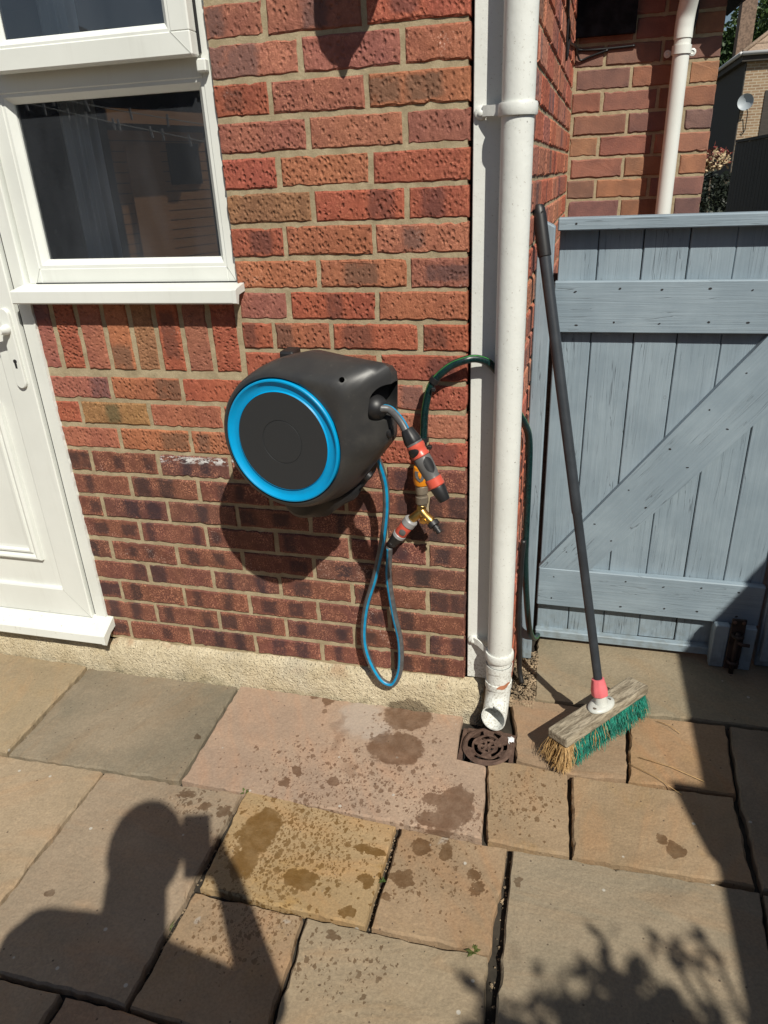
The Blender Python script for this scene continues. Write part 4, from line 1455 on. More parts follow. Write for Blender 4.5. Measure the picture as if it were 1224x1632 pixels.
for i in range(6):
    xm = (bx[i] + bx[i + 1]) / 2
    for zz, base_z in ((1.178, 0), (1.087, 0), (0.262, 1), (0.176, 1)):
        nail(xm + rg.uniform(-.014, .014), GY - 0.0265, zz + rg.uniform(-.006, .006))
for t_ in (0.1, 0.24, 0.4, 0.58, 0.74, 0.88):
    px = 0.187 + (0.752 - 0.187) * t_ + 0.028
    pz = bz0 + (bz1 - bz0) * t_ - 0.012
    nail(px, GY - 0.0245, pz)
    if t_ < 0.86:
        nail(px + 0.055, GY - 0.0245, pz - 0.055)
nail(0.232, GY - 0.042, 1.350)
# rusty drop bolt
bb_ = box('bolt_plate', 0.787, 0.829, GY - 0.072, GY - 0.064, 0.005, 0.192, M_IRON, gate, 0.002)
bolt = tube('bolt_rod', [(0.808, GY - 0.082, -0.012), (0.808, GY - 0.082, 0.12), (0.808, GY - 0.082, 0.150)], 0.0075, M_IRON, gate, 12)
tube('bolt_handle', [(0.808, GY - 0.082, 0.118), (0.824, GY - 0.096, 0.117), (0.842, GY - 0.098, 0.117)], 0.0055, M_IRON, bolt, 10)
for zz in (0.04, 0.138):
    tube('staple', [(0.793, GY - 0.07, zz), (0.796, GY - 0.09, zz), (0.808, GY - 0.0945, zz), (0.820, GY - 0.09, zz), (0.823, GY - 0.07, zz)], 0.005, M_IRON, bb_, 8).matrix_parent_inverse = Matrix.Translation(-bb_.location)
for xx in (0.795, 0.821):
    lathe('screw', [(0, 0.006), (0.003, 0.006), (0.005, 0.003)], (xx, GY - 0.0715, 0.182), (0, -1, 0), M_RUST, bb_, 10).matrix_parent_inverse = Matrix.Translation(-bb_.location)

# posts either side
gp = thing('gate_post', 'blue grey post with a chamfered top against the side wall, left of the gate', 'post', group='gate posts')
bm = bmesh.new()
hh = 1.372
ptop = [(0.137, 0.295), (0.181, 0.295), (0.181, 0.345), (0.137, 0.345)]
v0 = [bm.verts.new((x - 0.159, y - 0.32, -hh / 2)) for x, y in ptop]
v1 = [bm.verts.new((x - 0.159, y - 0.32, hh / 2 - (0.022 if x > 0.15 else 0.0))) for x, y in ptop]
bm.faces.new(v0[::-1])
bm.faces.new(v1)
for i in range(4):
    bm.faces.new((v0[i], v0[(i + 1) % 4], v1[(i + 1) % 4], v1[i]))
bmesh.ops.bevel(bm, geom=list(bm.edges), offset=0.003, segments=1, affect='EDGES')
bmesh.ops.rotate(bm, verts=bm.verts, cent=(0, 0, 0), matrix=Matrix.Rotation(R(90), 3, 'Y'))
bm_obj('post', bm, M_GREY, gp, loc=(0.159, 0.32, hh / 2), rot=(0, R(-90), 0))
box('gap_shade_strip', 0.142, 0.215, 0.452, 0.475, 0.0, 1.215, M_DARKWOOD, gp)  # added dark strip standing in for the shade in the gap by the gate
gp2 = thing('gate_post', 'shaded blue grey post at the right edge beside the rusty bolt', 'post', group='gate posts')
plank('post', 1.42, 0.10, 0.09, (0.935, GY + 0.012, 0.71), gp2, R(90), 0.004)
plank('stop', 0.30, 0.045, 0.03, (0.912, GY - 0.05, 0.19), gp2, R(90), 0.003)
sp2 = thing('side_fence', 'shaded blue grey boarded side panel between the right gate post and the dark fence', 'fence')
for i in range(5):
    a_ = 0.988 + i * 0.118
    plank('board', 1.30, 0.116, 0.019, (a_ + 0.058, GY + 0.01, 0.70), sp2, R(90))
for z_ in (0.22, 1.13):
    plank('ledge', 0.585, 0.14, 0.026, (1.281, GY - 0.0135, z_), sp2)

# ------------------------------------------------------------------ drain
dr = thing('drain_cover', 'rusty round iron drain grid with curved slots under the drainpipe', 'drain cover', loc=(0.088, -0.142, 0))
NA, RADS = 96, [0.0, 0.005, 0.010, 0.020, 0.024, 0.028, 0.039, 0.044, 0.056, 0.060, 0.065, 0.071]


def open_cell(ri, ai):
    r_ = (RADS[ri] + RADS[ri + 1]) / 2
    deg = (ai + 0.5) * 360 / NA
    if 0.010 < r_ < 0.020:
        return (deg % 60) < 30
    if 0.028 < r_ < 0.039:
        return not any(abs((deg - c + 180) % 360 - 180) < 22 for c in (20, 140, 260))
    if 0.044 < r_ < 0.056:
        return not any(abs((deg - c + 180) % 360 - 180) < 16 for c in (80, 200, 320, 20))
    return False


bm = bmesh.new()
vt = {}


def gv(ri, ai):
    key = (ri, ai % NA) if ri else (0, 0)
    if key not in vt:
        a_ = 2 * math.pi * (ai % NA) / NA
        r_ = RADS[ri]
        z = 0.004 + (0.004 if 0.05 < r_ < 0.066 else 0.0) + 0.0012 * math.sin(a_ * 5 + r_ * 300)
        vt[key] = bm.verts.new((r_ * math.cos(a_), r_ * math.sin(a_), z))
    return vt[key]


for ri in range(len(RADS) - 1):
    for ai in range(NA):
        if open_cell(ri, ai):
            continue
        if ri == 0:
            bm.faces.new((gv(0, 0), gv(1, ai), gv(1, ai + 1)))
        else:
            bm.faces.new((gv(ri, ai), gv(ri + 1, ai), gv(ri + 1, ai + 1), gv(ri, ai + 1)))
grid_ = bm_obj('grid', bm, M_RUST, dr, rot=(R(3), R(-2), R(12)))
md = grid_.modifiers.new('thick', 'SOLIDIFY')
md.thickness = 0.0045
md.offset = -1
box('frame', -0.078, -0.066, -0.07, 0.07, -0.03, -0.006, M_RUST, dr)
box('frame', 0.063, 0.075, -0.066, 0.07, -0.03, -0.006, M_RUST, dr)
box('frame', -0.066, 0.063, 0.062, 0.072, -0.03, -0.004, M_RUST, dr)
bm = bmesh.new()
wv8 = [bm.verts.new((x - 0.088, y_ + 0.142, z)) for z in (-0.02, -0.45) for x, y_ in ((hx0, hy0), (hx1, hy0), (hx1, hy1), (hx0, hy1))]
for f in [(0, 1, 5, 4), (1, 2, 6, 5), (2, 3, 7, 6), (3, 0, 4, 7), (4, 5, 6, 7)]:
    bm.faces.new([wv8[i] for i in f])
bm_obj('sump', bm, M_DARK, dr)

# ------------------------------------------------------------------ hose reel
reel = thing('hose_reel', 'black wall mounted hose reel with a bright blue ring on its round face', 'hose reel', loc=(-0.36, 0, 0.95))
yaw = R(-10)
EX = Vector((math.cos(yaw), math.sin(yaw), 0))
EN = Vector((math.sin(yaw), -math.cos(yaw), 0))
RC = Vector((-0.365, -0.32, 0.960))
RS = 0.979
LOCM = Matrix(((EX.x, EN.x, 0, RC.x), (EX.y, EN.y, 0, RC.y), (EX.z, EN.z, 1, RC.z), (0, 0, 0, 1)))
# local axes: x along the face, y out of the face, z up   (left handed order is fixed by recalculated normals)


def toW(u, w, v):
    """u right, w up, v back from the face"""
    return RC + (EX * u + Vector((0, 0, w)) - EN * v) * RS


def hull(points):
    pts = sorted(set((round(a, 6), round(b, 6)) for a, b in points))

    def half(ps):
        h_ = []
        for p in ps:
            while len(h_) > 1 and (h_[-1][0] - h_[-2][0]) * (p[1] - h_[-2][1]) - (h_[-1][1] - h_[-2][1]) * (p[0] - h_[-2][0]) <= 0:
                h_.pop()
            h_.append(p)
        return h_
    a, b = half(pts), half(pts[::-1])
    return a[:-1] + b[:-1]


def section(circles, n=96, c=(0.03, 0.01)):
    pts = []
    for cx, cz, r in circles:
        for i in range(72):
            a_ = 2 * math.pi * i / 72
            pts.append((cx + r * math.cos(a_), cz + r * math.sin(a_)))
    hl = hull(pts)
    out = []
    for i in range(n):
        a_ = 2 * math.pi * i / n
        dx, dz = math.cos(a_), math.sin(a_)
        best = 0
        for j in range(len(hl)):
            (x1, z1), (x2, z2) = hl[j], hl[(j + 1) % len(hl)]
            ex, ez = x2 - x1, z2 - z1
            den = dx * ez - dz * ex
            if abs(den) < 1e-12:
                continue
            t_ = ((x1 - c[0]) * ez - (z1 - c[1]) * ex) / den
            s_ = ((x1 - c[0]) * dz - (z1 - c[1]) * dx) / den
            if t_ > 0 and -1e-6 <= s_ <= 1 + 1e-6:
                best = max(best, t_)
        out.append((c[0] + best * dx, c[1] + best * dz))
    return out


SECT = [
    (0.016, [(0, 0, 0.1470)]),
    (0.004, [(0, 0, 0.1472)]),
    (0.000, [(0, 0, 0.150), (0.10, 0.10, 0.03)]),
    (0.001, [(0, 0, 0.156), (0.118, 0.108, 0.035)]),
    (0.006, [(0, 0, 0.161), (0.128, 0.115, 0.038), (0.132, 0.02, 0.035)]),
    (0.018, [(0, -0.001, 0.166), (0.150, 0.128, 0.030), (0.146, 0.0, 0.032), (-0.02, 0.132, 0.033)]),
    (0.045, [(0, -0.003, 0.172), (0.190, 0.150, 0.027), (0.186, 0.01, 0.030), (0.0, 0.157, 0.025)]),
    (0.075, [(0, -0.005, 0.177), (0.219, 0.153, 0.025), (0.206, 0.02, 0.030), (0.04, 0.166, 0.026)]),
    (0.110, [(0, -0.006, 0.179), (0.218, 0.143, 0.025), (0.206, 0.015, 0.028), (0.04, 0.162, 0.026)]),
    (0.150, [(0, -0.005, 0.176), (0.198, 0.126, 0.028), (0.186, 0.0, 0.034), (0.03, 0.152, 0.027)]),
    (0.185, [(0, -0.003, 0.166), (0.14, 0.10, 0.05), (0.03, 0.135, 0.03)]),
    (0.205, [(0, 0, 0.145), (0.10, 0.08, 0.05)]),
    (0.212, [(0, 0, 0.115), (0.06, 0.05, 0.04)]),
]
bm = bmesh.new()
prev = None
for v_, circ in SECT:
    ringv = [bm.verts.new(toW(u, w, v_)) for u, w in section(circ)]
    if prev is None:
        bm.faces.new(ringv)
    else:
        for i in range(96):
            j = (i + 1) % 96
            bm.faces.new((prev[i], prev[j], ringv[j], ringv[i]))
    prev = ringv
bm.faces.new(prev[::-1])
body = bm_obj('body', bm, M_BLACK, None, smooth=True)
# recess for the outlet and the screw hole
cut = bmesh.new()
cc = toW(0.226, 0.095, 0.074)
n_out = (EX * 0.80 + EN * 0.58 + Vector((0, 0, -0.12))).normalized()
ax_u = Vector((0, 0, 1)).cross(n_out).normalized()
ax_w = n_out.cross(ax_u)
prof_ = []
for i in range(40):
    a_ = 2 * math.pi * i / 40
    ca_, sa_ = math.cos(a_), math.sin(a_)
    e = 2 / 3.2
    prof_.append((0.043 * abs(ca_) ** e * (1 if ca_ > 0 else -1) + 0.012 * sa_, 0.040 * abs(sa_) ** e * (1 if sa_ > 0 else -1)))
ra = [cut.verts.new(cc + ax_u * a_ * 1.08 + ax_w * b_ * 1.08 + n_out * 0.09) for a_, b_ in prof_]
rb_ = [cut.verts.new(cc + ax_u * a_ * 0.9 + ax_w * b_ * 0.9 - n_out * 0.045) for a_, b_ in prof_]
for i in range(40):
    j = (i + 1) % 40
    cut.faces.new((ra[i], ra[j], rb_[j], rb_[i]))
cut.faces.new(ra[::-1])
cut.faces.new(rb_)
cutter = bm_obj('cutter', cut)
lathe_hole = lathe('cutter', [(-0.02, 0.0062), (0.05, 0.0062)], toW(0.150, 0.141, 0.035), EN + Vector((0, 0, 0.5)) + EX * 0.3, None, None, 20)
bpy.context.view_layer.update()
for c_ in (cutter, lathe_hole):
    m_ = body.modifiers.new('bool', 'BOOLEAN')
    m_.operation = 'DIFFERENCE'
    m_.solver = 'EXACT'
    m_.object = c_
dg = bpy.context.evaluated_depsgraph_get()
newme = bpy.data.meshes.new_from_object(body.evaluated_get(dg))
body.modifiers.clear()
body.data = newme
body.data.polygons.foreach_set('use_smooth', [True] * len(body.data.polygons))
try:
    body.data.set_sharp_from_angle(angle=R(40))
except Exception:
    pass
for c_ in (cutter, lathe_hole):
    bpy.data.objects.remove(c_, do_unlink=True)
body.parent = reel
body.matrix_parent_inverse = Matrix.Translation((0.36, 0, -0.95))
if not body.data.materials:
    body.data.materials.append(M_BLACK)


def rpart(o_):
    o_.parent = reel
    o_.matrix_parent_inverse = Matrix.Translation((0.36, 0, -0.95))
    return o_


def face_lathe(name, prof__, mat, u=0.0, w=0.0, seg=96):
    """prof: (v back from face, radius)"""
    o_ = lathe(name, [(-v_ * RS, r_ * RS) for v_, r_ in prof__], toW(u, w, 0), EN, mat, None, seg)
    return rpart(o_)


ringo = face_lathe('blue_ring', [(0.012, 0.1455), (-0.002, 0.1455), (-0.004, 0.1435), (-0.004, 0.1405), (0.003, 0.133), (0.0045, 0.127), (0.004, 0.119), (0.001, 0.1165), (0.012, 0.1165)], M_BLUE)
# open the ring: drop its two end caps
bmx = bmesh.new()
bmx.from_mesh(ringo.data)
bmesh.ops.delete(bmx, geom=[f for f in bmx.faces if len(f.verts) > 10], context='FACES')
bmx.to_mesh(ringo.data)
bmx.free()
face_lathe('front_disc', [(0.012, 0.1165), (0.002, 0.1165), (0.0012, 0.1155), (0.001, 0.052), (0.0022, 0.0515), (0.0022, 0.0503), (0.001, 0.0498), (0.0008, 0.002)], M_DISC)
bl = lathe('outlet_ball', [(0.0, 0.004)] + [(0.0285 - 0.0285 * math.cos(R(a_)), 0.0285 * math.sin(R(a_))) for a_ in range(12, 169, 12)] + [(0.057, 0.006)],
           toW(0.206, 0.086, 0.066) - n_out * 0.028, n_out + Vector((0, 0, -0.2)), M_BLACK2, None, 32)
rpart(bl)
# moulding seam and catch on the side
rpart(tube('seam', [toW(0.2335, 0.045, 0.09), toW(0.236, 0.02, 0.092), toW(0.234, 0.0, 0.094)], 0.002, M_BLACK2, None, 6))
rpart(lathe('catch', [(-0.004, 0.011), (0.003, 0.010), (0.005, 0.006)], toW(0.2365, 0.022, 0.075), (EX * 0.9 + EN * 0.3), M_BLACK2, None, 16))
# wall bracket: swivel arm below and back plate
bk = bmesh.new()
rows = []
for v_, circ in [(0.050, [(-0.005, -0.165, 0.040)]), (0.060, [(-0.01, -0.175, 0.043), (0.05, -0.165, 0.04)]), (0.12, [(-0.01, -0.178, 0.045), (0.085, -0.14, 0.045)]),
                 (0.20, [(0.0, -0.165, 0.045), (0.10, -0.11, 0.04), (0.02, 0.05, 0.03)]), (0.235, [(0.02, -0.15, 0.04), (0.08, -0.08, 0.04), (0.05, 0.08, 0.05)]),
                 (0.262, [(0.03, -0.13, 0.045), (0.06, 0.06, 0.06)])]:
    rows.append([bk.verts.new(toW(u, w, v_)) for u, w in section(circ, 48, (0.02, -0.14 if v_ < 0.19 else -0.08))])
for r_ in range(len(rows) - 1):
    for i in range(48):
        j = (i + 1) % 48
        bk.faces.new((rows[r_][i], rows[r_][j], rows[r_ + 1][j], rows[r_ + 1][i]))
bk.faces.new(rows[0][::-1])
bk.faces.new(rows[-1])
rpart(bm_obj('swivel_bracket', bk, M_BLACK2, None, True))
pb_ = box('wall_plate', -0.445, -0.285, -0.070, -0.002, 0.78, 1.02, M_BLACK2, None, 0.008, 2)
rpart(pb_)
rpart(box('lock_tab', -0.432, -0.395, -0.13, -0.075, 1.085, 1.118, M_BLACK2, None, 0.006, 2))
rpart(lathe('side_button', [(-0.004, 0.013), (0.004, 0.012), (0.006, 0.007)], toW(0.165, -0.10, 0.10), (EX * 0.75 + Vector((0, 0, -0.6))), M_BLACK2, None, 20))

# short hose end with spray nozzle hanging from the reel
noz = thing('spray_nozzle', 'grey and orange spray nozzle hanging on a short blue striped hose from the reel', 'nozzle')
ball = toW(0.206, 0.086, 0.066)
hp_ = [ball + n_out * 0.020, Vector((-0.1225, -0.300, 1.0385)), Vector((-0.1045, -0.309, 1.0275)), Vector((-0.0895, -0.318, 1.0125)), Vector((-0.0765, -0.327, 0.993))]
tube('hose', spline(hp_, 8), 0.0088, [M_HGREY, M_HBLUE], noz, 16, stripe=(15, 0), up=(0.15, 0.15, 1.0))
N0, N1 = Vector((-0.0798, -0.325, 1.005)), Vector((0.0047, -0.352, 0.8594))
NA_ = (N1 - N0)
NL = NA_.length
NA_.normalize()


def nz(name, f0, f1, prof__, mat, parent=noz, seg=28, flats=None):
    L = (f1 - f0) * NL
    return lathe(name, [(t_ * L, r_) for t_, r_ in prof__], N0 + NA_ * f0 * NL, NA_, mat, parent, seg, flats=flats)


nz('collar', 0.0, 0.19, [(0, 0.0115), (0.12, 0.0135), (0.5, 0.0165), (0.85, 0.0185), (1, 0.0175)], M_BLACK2, flats=(14, 0.05))
nz('seal_ring', 0.185, 0.215, [(0, 0.017), (0.1, 0.0185), (0.9, 0.0185), (1, 0.017)], M_GREYP)
con = nz('connector', 0.21, 0.385, [(0, 0.0175), (0.06, 0.0195), (0.3, 0.0195), (0.4, 0.0180), (0.7, 0.0180), (0.8, 0.0195), (0.95, 0.0195), (1, 0.0175)], M_ORANGE)
side = (Vector((-0.2, -0.9, 0.35)) - NA_ * Vector((-0.2, -0.9, 0.35)).dot(NA_)).normalized()
mid = N0 + NA_ * NL * 0.30
wv = NA_.cross(side)
bg2 = bmesh.new()
rows2 = []
for i in range(9):
    t_ = i / 8
    a_c = N0 + NA_ * NL * (0.245 + 0.105 * t_)
    half = 0.85 * math.sqrt(max(0.02, 1 - (2 * t_ - 1) ** 2))
    rows2.append([bg2.verts.new(a_c + (side * math.cos(0.45 - half + 2 * half * j / 8) + wv * math.sin(0.45 - half + 2 * half * j / 8)) * (0.0200 + 0.0012 * (1 - abs(2 * t_ - 1)))) for j in range(9)])
for i in range(8):
    for j in range(8):
        bg2.faces.new((rows2[i][j], rows2[i][j + 1], rows2[i + 1][j + 1], rows2[i + 1][j]))
bm_obj('button_pad', bg2, M_BLACK2, con, True).matrix_parent_inverse = Matrix.Translation(-con.location)
nz('barrel', 0.38, 0.69, [(0, 0.0165), (0.05, 0.0185), (0.30, 0.0190), (0.7, 0.0175), (0.9, 0.0160), (1, 0.0170)], M_GREYP)
bg = bmesh.new()
gp_ = []
for i in range(12):
    t_ = i / 11
    a_c = mid + NA_ * NL * (0.10 + 0.22 * t_)
    half = 0.6 * (1 - abs(2 * t_ - 1) ** 3)
    row = []
    for j in range(7):
        a_ = -half + 2 * half * j / 6 - 0.75
        row.append(bg.verts.new(a_c + (side * math.cos(a_) + wv * math.sin(a_)) * (0.0197 - 0.002 * t_)))
    gp_.append(row)
for i in range(11):
    for j in range(6):
        bg.faces.new((gp_[i][j], gp_[i][j + 1], gp_[i + 1][j + 1], gp_[i + 1][j]))
bm_obj('grip_inlay', bg, M_BLACK2, noz, True)
nz('adjuster_ring', 0.68, 0.80, [(0, 0.0165), (0.06, 0.0185), (0.9, 0.0185), (1, 0.0165)], M_ORANGE)
nz('tip', 0.80, 1.0, [(0, 0.0160), (0.08, 0.0165), (0.92, 0.0128), (1, 0.0118), (1.0, 0.0085), (0.8, 0.008)], M_BLACK2)

# blue striped connecting hose
LOOP = [(-0.199, -0.058, 0.575), (-0.2035, -0.048, 0.540), (-0.209, -0.042, 0.466), (-0.198, -0.04, 0.353), (-0.183, -0.04, 0.257), (-0.185, -0.042, 0.164), (-0.201, -0.045, 0.113), (-0.219, -0.046, 0.099), (-0.247, -0.045, 0.113), (-0.274, -0.042, 0.16), (-0.291, -0.04, 0.22), (-0.292, -0.04, 0.285), (-0.278, -0.042, 0.372), (-0.248, -0.05, 0.467), (-0.222, -0.06, 0.568), (-0.208, -0.07, 0.632), (-0.197, -0.08, 0.702), (-0.194, -0.09, 0.768), (-0.2, -0.1, 0.818), (-0.212, -0.115, 0.87)]
bh = thing('garden_hose', 'grey hose with blue stripes looping down the wall from the reel to the brass splitter', 'hose')
tube('hose', spline(LOOP, 6), 0.0092, [M_HGREY, M_HBLUE], bh, 16, stripe=(3, 4), up=(1, -0.5, 0))
CA, CB = Vector((-0.193, -0.055, 0.583)), Vector((-0.134, -0.058, 0.664))
cax = CB - CA
CL = cax.length
cax.normalize()


def cz(name, f0, f1, prof__, mat, flats=None, parent=bh):
    L = (f1 - f0) * CL
    return lathe(name, [(t_ * L, r_) for t_, r_ in prof__], CA + cax * f0 * CL, cax, mat, parent, 28, flats=flats)


cz('collar', -0.02, 0.34, [(0, 0.0112), (0.15, 0.0125), (0.6, 0.0155), (1, 0.0172)], M_BLACK2, (14, 0.05))
cz('clamp_band', 0.02, 0.09, [(0, 0.0125), (0.2, 0.0140), (0.8, 0.0140), (1, 0.0130)], M_BLACK2)
cz('seal_ring', 0.33, 0.44, [(0, 0.0165), (0.15, 0.0185), (0.85, 0.0185), (1, 0.0170)], M_LGREY)
c2 = cz('connector', 0.43, 0.78, [(0, 0.0165), (0.06, 0.0175), (0.4, 0.0170), (0.6, 0.0170), (0.94, 0.0175), (1, 0.0165)], M_ORANGE)
cz('sleeve', 0.77, 1.0, [(0, 0.0165), (0.15, 0.0190), (0.85, 0.0190), (1, 0.0160)], M_LGREY)
sd = (Vector((0.15, -1, 0.15)) - cax * Vector((0.15, -1, 0.15)).dot(cax)).normalized()
lathe('push_button', [(0.0, 0.0092), (0.003, 0.0088), (0.0042, 0.006)], CA + cax * CL * 0.60 + sd * 0.0155, sd, M_GREYP, c2, 20).matrix_parent_inverse = Matrix.Translation(-c2.location)

# brass splitter with its snap connector
sp_ = thing('tap_splitter', 'brass two way splitter hanging under an amber snap connector beside the nozzle', 'splitter')
SX = -0.109
lathe('connector_neck', [(0.0, 0.0125), (0.012, 0.0135), (0.03, 0.0145), (0.038, 0.0150)], (SX, -0.045, 0.845), (0, 0, -1), M_GREYP, sp_)
am = lathe('snap_connector', [(0, 0.0150), (0.002, 0.0190), (0.012, 0.0215), (0.040, 0.0215), (0.050, 0.0195), (0.052, 0.0165)], (SX, -0.045, 0.812), (0, 0, -1), M_AMBER, sp_)
bm = bmesh.new()
shd = [(-0.0135, 0.0), (0.0135, 0.0), (0.0125, -0.014), (0.007, -0.024), (0.0, -0.0275), (-0.007, -0.024), (-0.0125, -0.014)]
q0 = [bm.verts.new((SX + 0.001 + x, -0.0685 + abs(x) * 0.2, 0.803 + z)) for x, z in shd]
q1 = [bm.verts.new((SX + 0.001 + x * 1.05, -0.055, 0.803 + z)) for x, z in shd]
bm.faces.new(q0)
for i in range(7):
    bm.faces.new((q0[i], q0[(i + 1) % 7], q1[(i + 1) % 7], q1[i]))
bm_obj('badge', bm, M_GREYP, sp_)
box('badge_mark', SX - 0.0006, SX + 0.0026, -0.0694, -0.0678, 0.786, 0.795, M_AMBER, sp_)
lathe('thread_nut', [(0, 0.0145), (0.002, 0.0160), (0.022, 0.0160), (0.024, 0.0135), (0.030, 0.0130), (0.032, 0.0165), (0.050, 0.0165), (0.052, 0.0135), (0.062, 0.0125)], (SX, -0.045, 0.759), (0, 0, -1), M_DULL, sp_, 24, flats=(8, 0.04))
yb = tube('wye_body', spline([(SX, -0.046, 0.702), (SX - 0.001, -0.049, 0.690), (SX + 0.004, -0.053, 0.682), (SX + 0.018, -0.060, 0.671), (SX + 0.030, -0.064, 0.663)], 5), [0.0125] + [0.0128] * 18 + [0.0115] * 2, M_BRASS, sp_, 20)
tube('wye_leg', spline([(SX + 0.002, -0.050, 0.688), (SX - 0.006, -0.053, 0.681), (SX - 0.016, -0.056, 0.673), (SX - 0.026, -0.058, 0.6645)], 5), 0.0118, M_BRASS, sp_, 20)
lathe('valve_knob', [(0, 0.0055), (0.006, 0.0095), (0.016, 0.0095), (0.018, 0.006)], (SX + 0.006, -0.058, 0.672), (0.1, -0.9, -0.35), M_BRASS, sp_, 16)
eax = Vector((0.030, -0.018, -0.030)).normalized()
lathe('outlet_nut', [(0, 0.0120), (0.002, 0.0150), (0.013, 0.0150), (0.015, 0.0120)], Vector((SX + 0.029, -0.0635, 0.664)), eax, M_BLACK2, sp_, 18, flats=(6, 0.07))
lathe('outlet_stub', [(0, 0.0085), (0.006, 0.0085), (0.006, 0.0105), (0.011, 0.0105), (0.011, 0.0075), (0.016, 0.0072), (0.016, 0.0088), (0.022, 0.0078), (0.022, 0.0045)], Vector((SX + 0.029, -0.0635, 0.664)) + eax * 0.014, eax, M_BLACK2, sp_, 20)

# green hose over the pipe
gh = thing('garden_hose', 'dark green braided hose arching from behind the drainpipe to the splitter', 'hose')
GH = [(-0.106, -0.044, 0.838), (-0.103, -0.043, 0.872), (-0.101, -0.042, 0.904), (-0.098, -0.045, 0.946), (-0.092, -0.045, 0.983), (-0.081, -0.045, 1.021), (-0.061, -0.045, 1.047), (-0.032, -0.045, 1.071), (-0.0, -0.042, 1.084), (0.023, -0.032, 1.086), (0.044, -0.022, 1.079), (0.059, -0.014, 1.067), (0.084, -0.004, 1.036), (0.106, 0.012, 0.99),
      (0.122, 0.035, 0.940), (0.137, 0.07, 0.900), (0.147, 0.105, 0.860), (0.151, 0.125, 0.815), (0.152, 0.135, 0.763), (0.152, 0.145, 0.683), (0.152, 0.155, 0.607), (0.152, 0.165, 0.509), (0.153, 0.185, 0.421), (0.160, 0.215, 0.29), (0.172, 0.262, 0.145), (0.186, 0.33, 0.06), (0.200, 0.44, 0.016), (0.22, 0.60, 0.014)]
tube('hose', spline(GH, 7), 0.0094, [M_BRAID, M_LIME], gh, 24, stripe=(0,), up=(-0.3, -0.2, 1))


def wrap(name, path_i, parent, rad=0.0125, ln=0.008, mat=M_BLACK2):
    p_ = spline(GH, 7)
    a_, b_ = p_[path_i], p_[path_i + 1]
    ax = (b_ - a_).normalized()
    return lathe(name, [(0, 0.0098), (0.0004, rad), (ln, rad), (ln + 0.0004, 0.0098)], a_, ax, mat, parent, 20)


w1 = wrap('cable_tie', 37, gh, 0.0128, 0.013)
box('tie_head', -0.078, -0.068, -0.062, -0.050, 1.010, 1.020, M_BLACK2, gh, 0.002)
wrap('cable_tie', 8, gh, 0.0135, 0.010)
box('tie_head', -0.091, -0.079, -0.062, -0.048, 0.862, 0.872, M_BLACK2, gh, 0.002)
tube('hose_tail', spline([(0.146, 0.150, 0.520), (0.143, 0.150, 0.46), (0.142, 0.150, 0.363), (0.1415, 0.155, 0.245), (0.148, 0.165, 0.122), (0.152, 0.165, 0.05), (0.162, 0.150, 0.010)], 7), 0.0082, M_BLACK2, gh, 12)

# ------------------------------------------------------------------ broom
br = thing('broom', 'yard broom with weathered wooden head, green bristles and dark handle, leaning by the gate', 'broom')
HC = Vector((0.389, -0.032, 0.0))          # under the head's middle
hd = Vector((0.486 - 0.258, 0.126 + 0.150, 0)).normalized()     # along the head
hs = Vector((hd.y, -hd.x, 0))              # towards the front
TOPZ, THK, HL, HWID = 0.108, 0.030, 0.356, 0.068
bm = bmesh.new()
add_box(bm, -HL / 2, HL / 2, -HWID / 2, HWID / 2, -THK, 0, 0.005, None, 2)
for v_ in bm.verts:
    v_.co += Vector((0, 0, noise.noise(v_.co * 22) * 0.002))
hz_ang = math.atan2(hd.y, hd.x)
bm_obj('head', bm, M_OLDWOOD, br, loc=(HC.x, HC.y, TOPZ), rot=(R(-3), 0, hz_ang))
rs = random.Random(9)


def bristles(name, u0, u1, count, mat, parent, splay=0.012):
    V, F = [], []
    for _ in range(count):
        u = rs.uniform(u0, u1)
        s_ = rs.uniform(-1, 1) * (HWID / 2 - 0.004)
        if rs.random() < 0.5:
            s_ = abs(s_) * 0.5 + (HWID / 2 - 0.004) * 0.5
        root = HC + hd * u + hs * s_ + Vector((0, 0, TOPZ - THK + 0.001))
        end_u = (u / (HL / 2)) ** 3 * 0.016
        tip = HC + hd * (u + end_u - 0.006 + rs.gauss(0, 0.008)) + hs * (s_ * 1.4 + rs.gauss(0, 0.008)) + Vector((0, 0, max(0.002, 0.007 + abs(rs.gauss(0, 0.012)))))
        midp = (root + tip) / 2 + hd * rs.gauss(0, 0.004) + hs * rs.gauss(0, 0.004)
        w_ = 0.00075
        b0_ = len(V)
        for p_, ww in ((root, w_), (midp, w_), (tip, w_ * 0.6)):
            for k in range(3):
                a_ = 2.094 * k
                V.append(p_ + Vector((math.cos(a_), math.sin(a_), 0)) * ww)
        for r_ in range(2):
            for k in range(3):
                k2 = (k + 1) % 3
                F.append((b0_ + r_ * 3 + k, b0_ + r_ * 3 + k2, b0_ + r_ * 3 + 3 + k2, b0_ + r_ * 3 + 3 + k))
        F.append((b0_ + 6, b0_ + 7, b0_ + 8))
    o_ = mesh_obj(name, V, F, mat, parent)
    o_['kind'] = 'stuff'
    return o_


bristles('green_bristles', -HL / 2 + 0.035, HL / 2 - 0.004, 3600, M_BRIST, br)
bristles('straw_bristles', -HL / 2 + 0.001, -HL / 2 + 0.038, 620, M_STRAW, br)
bristles('worn_bristles', -HL / 2 + 0.02, HL / 2 - 0.004, 300, M_STRAW, br)
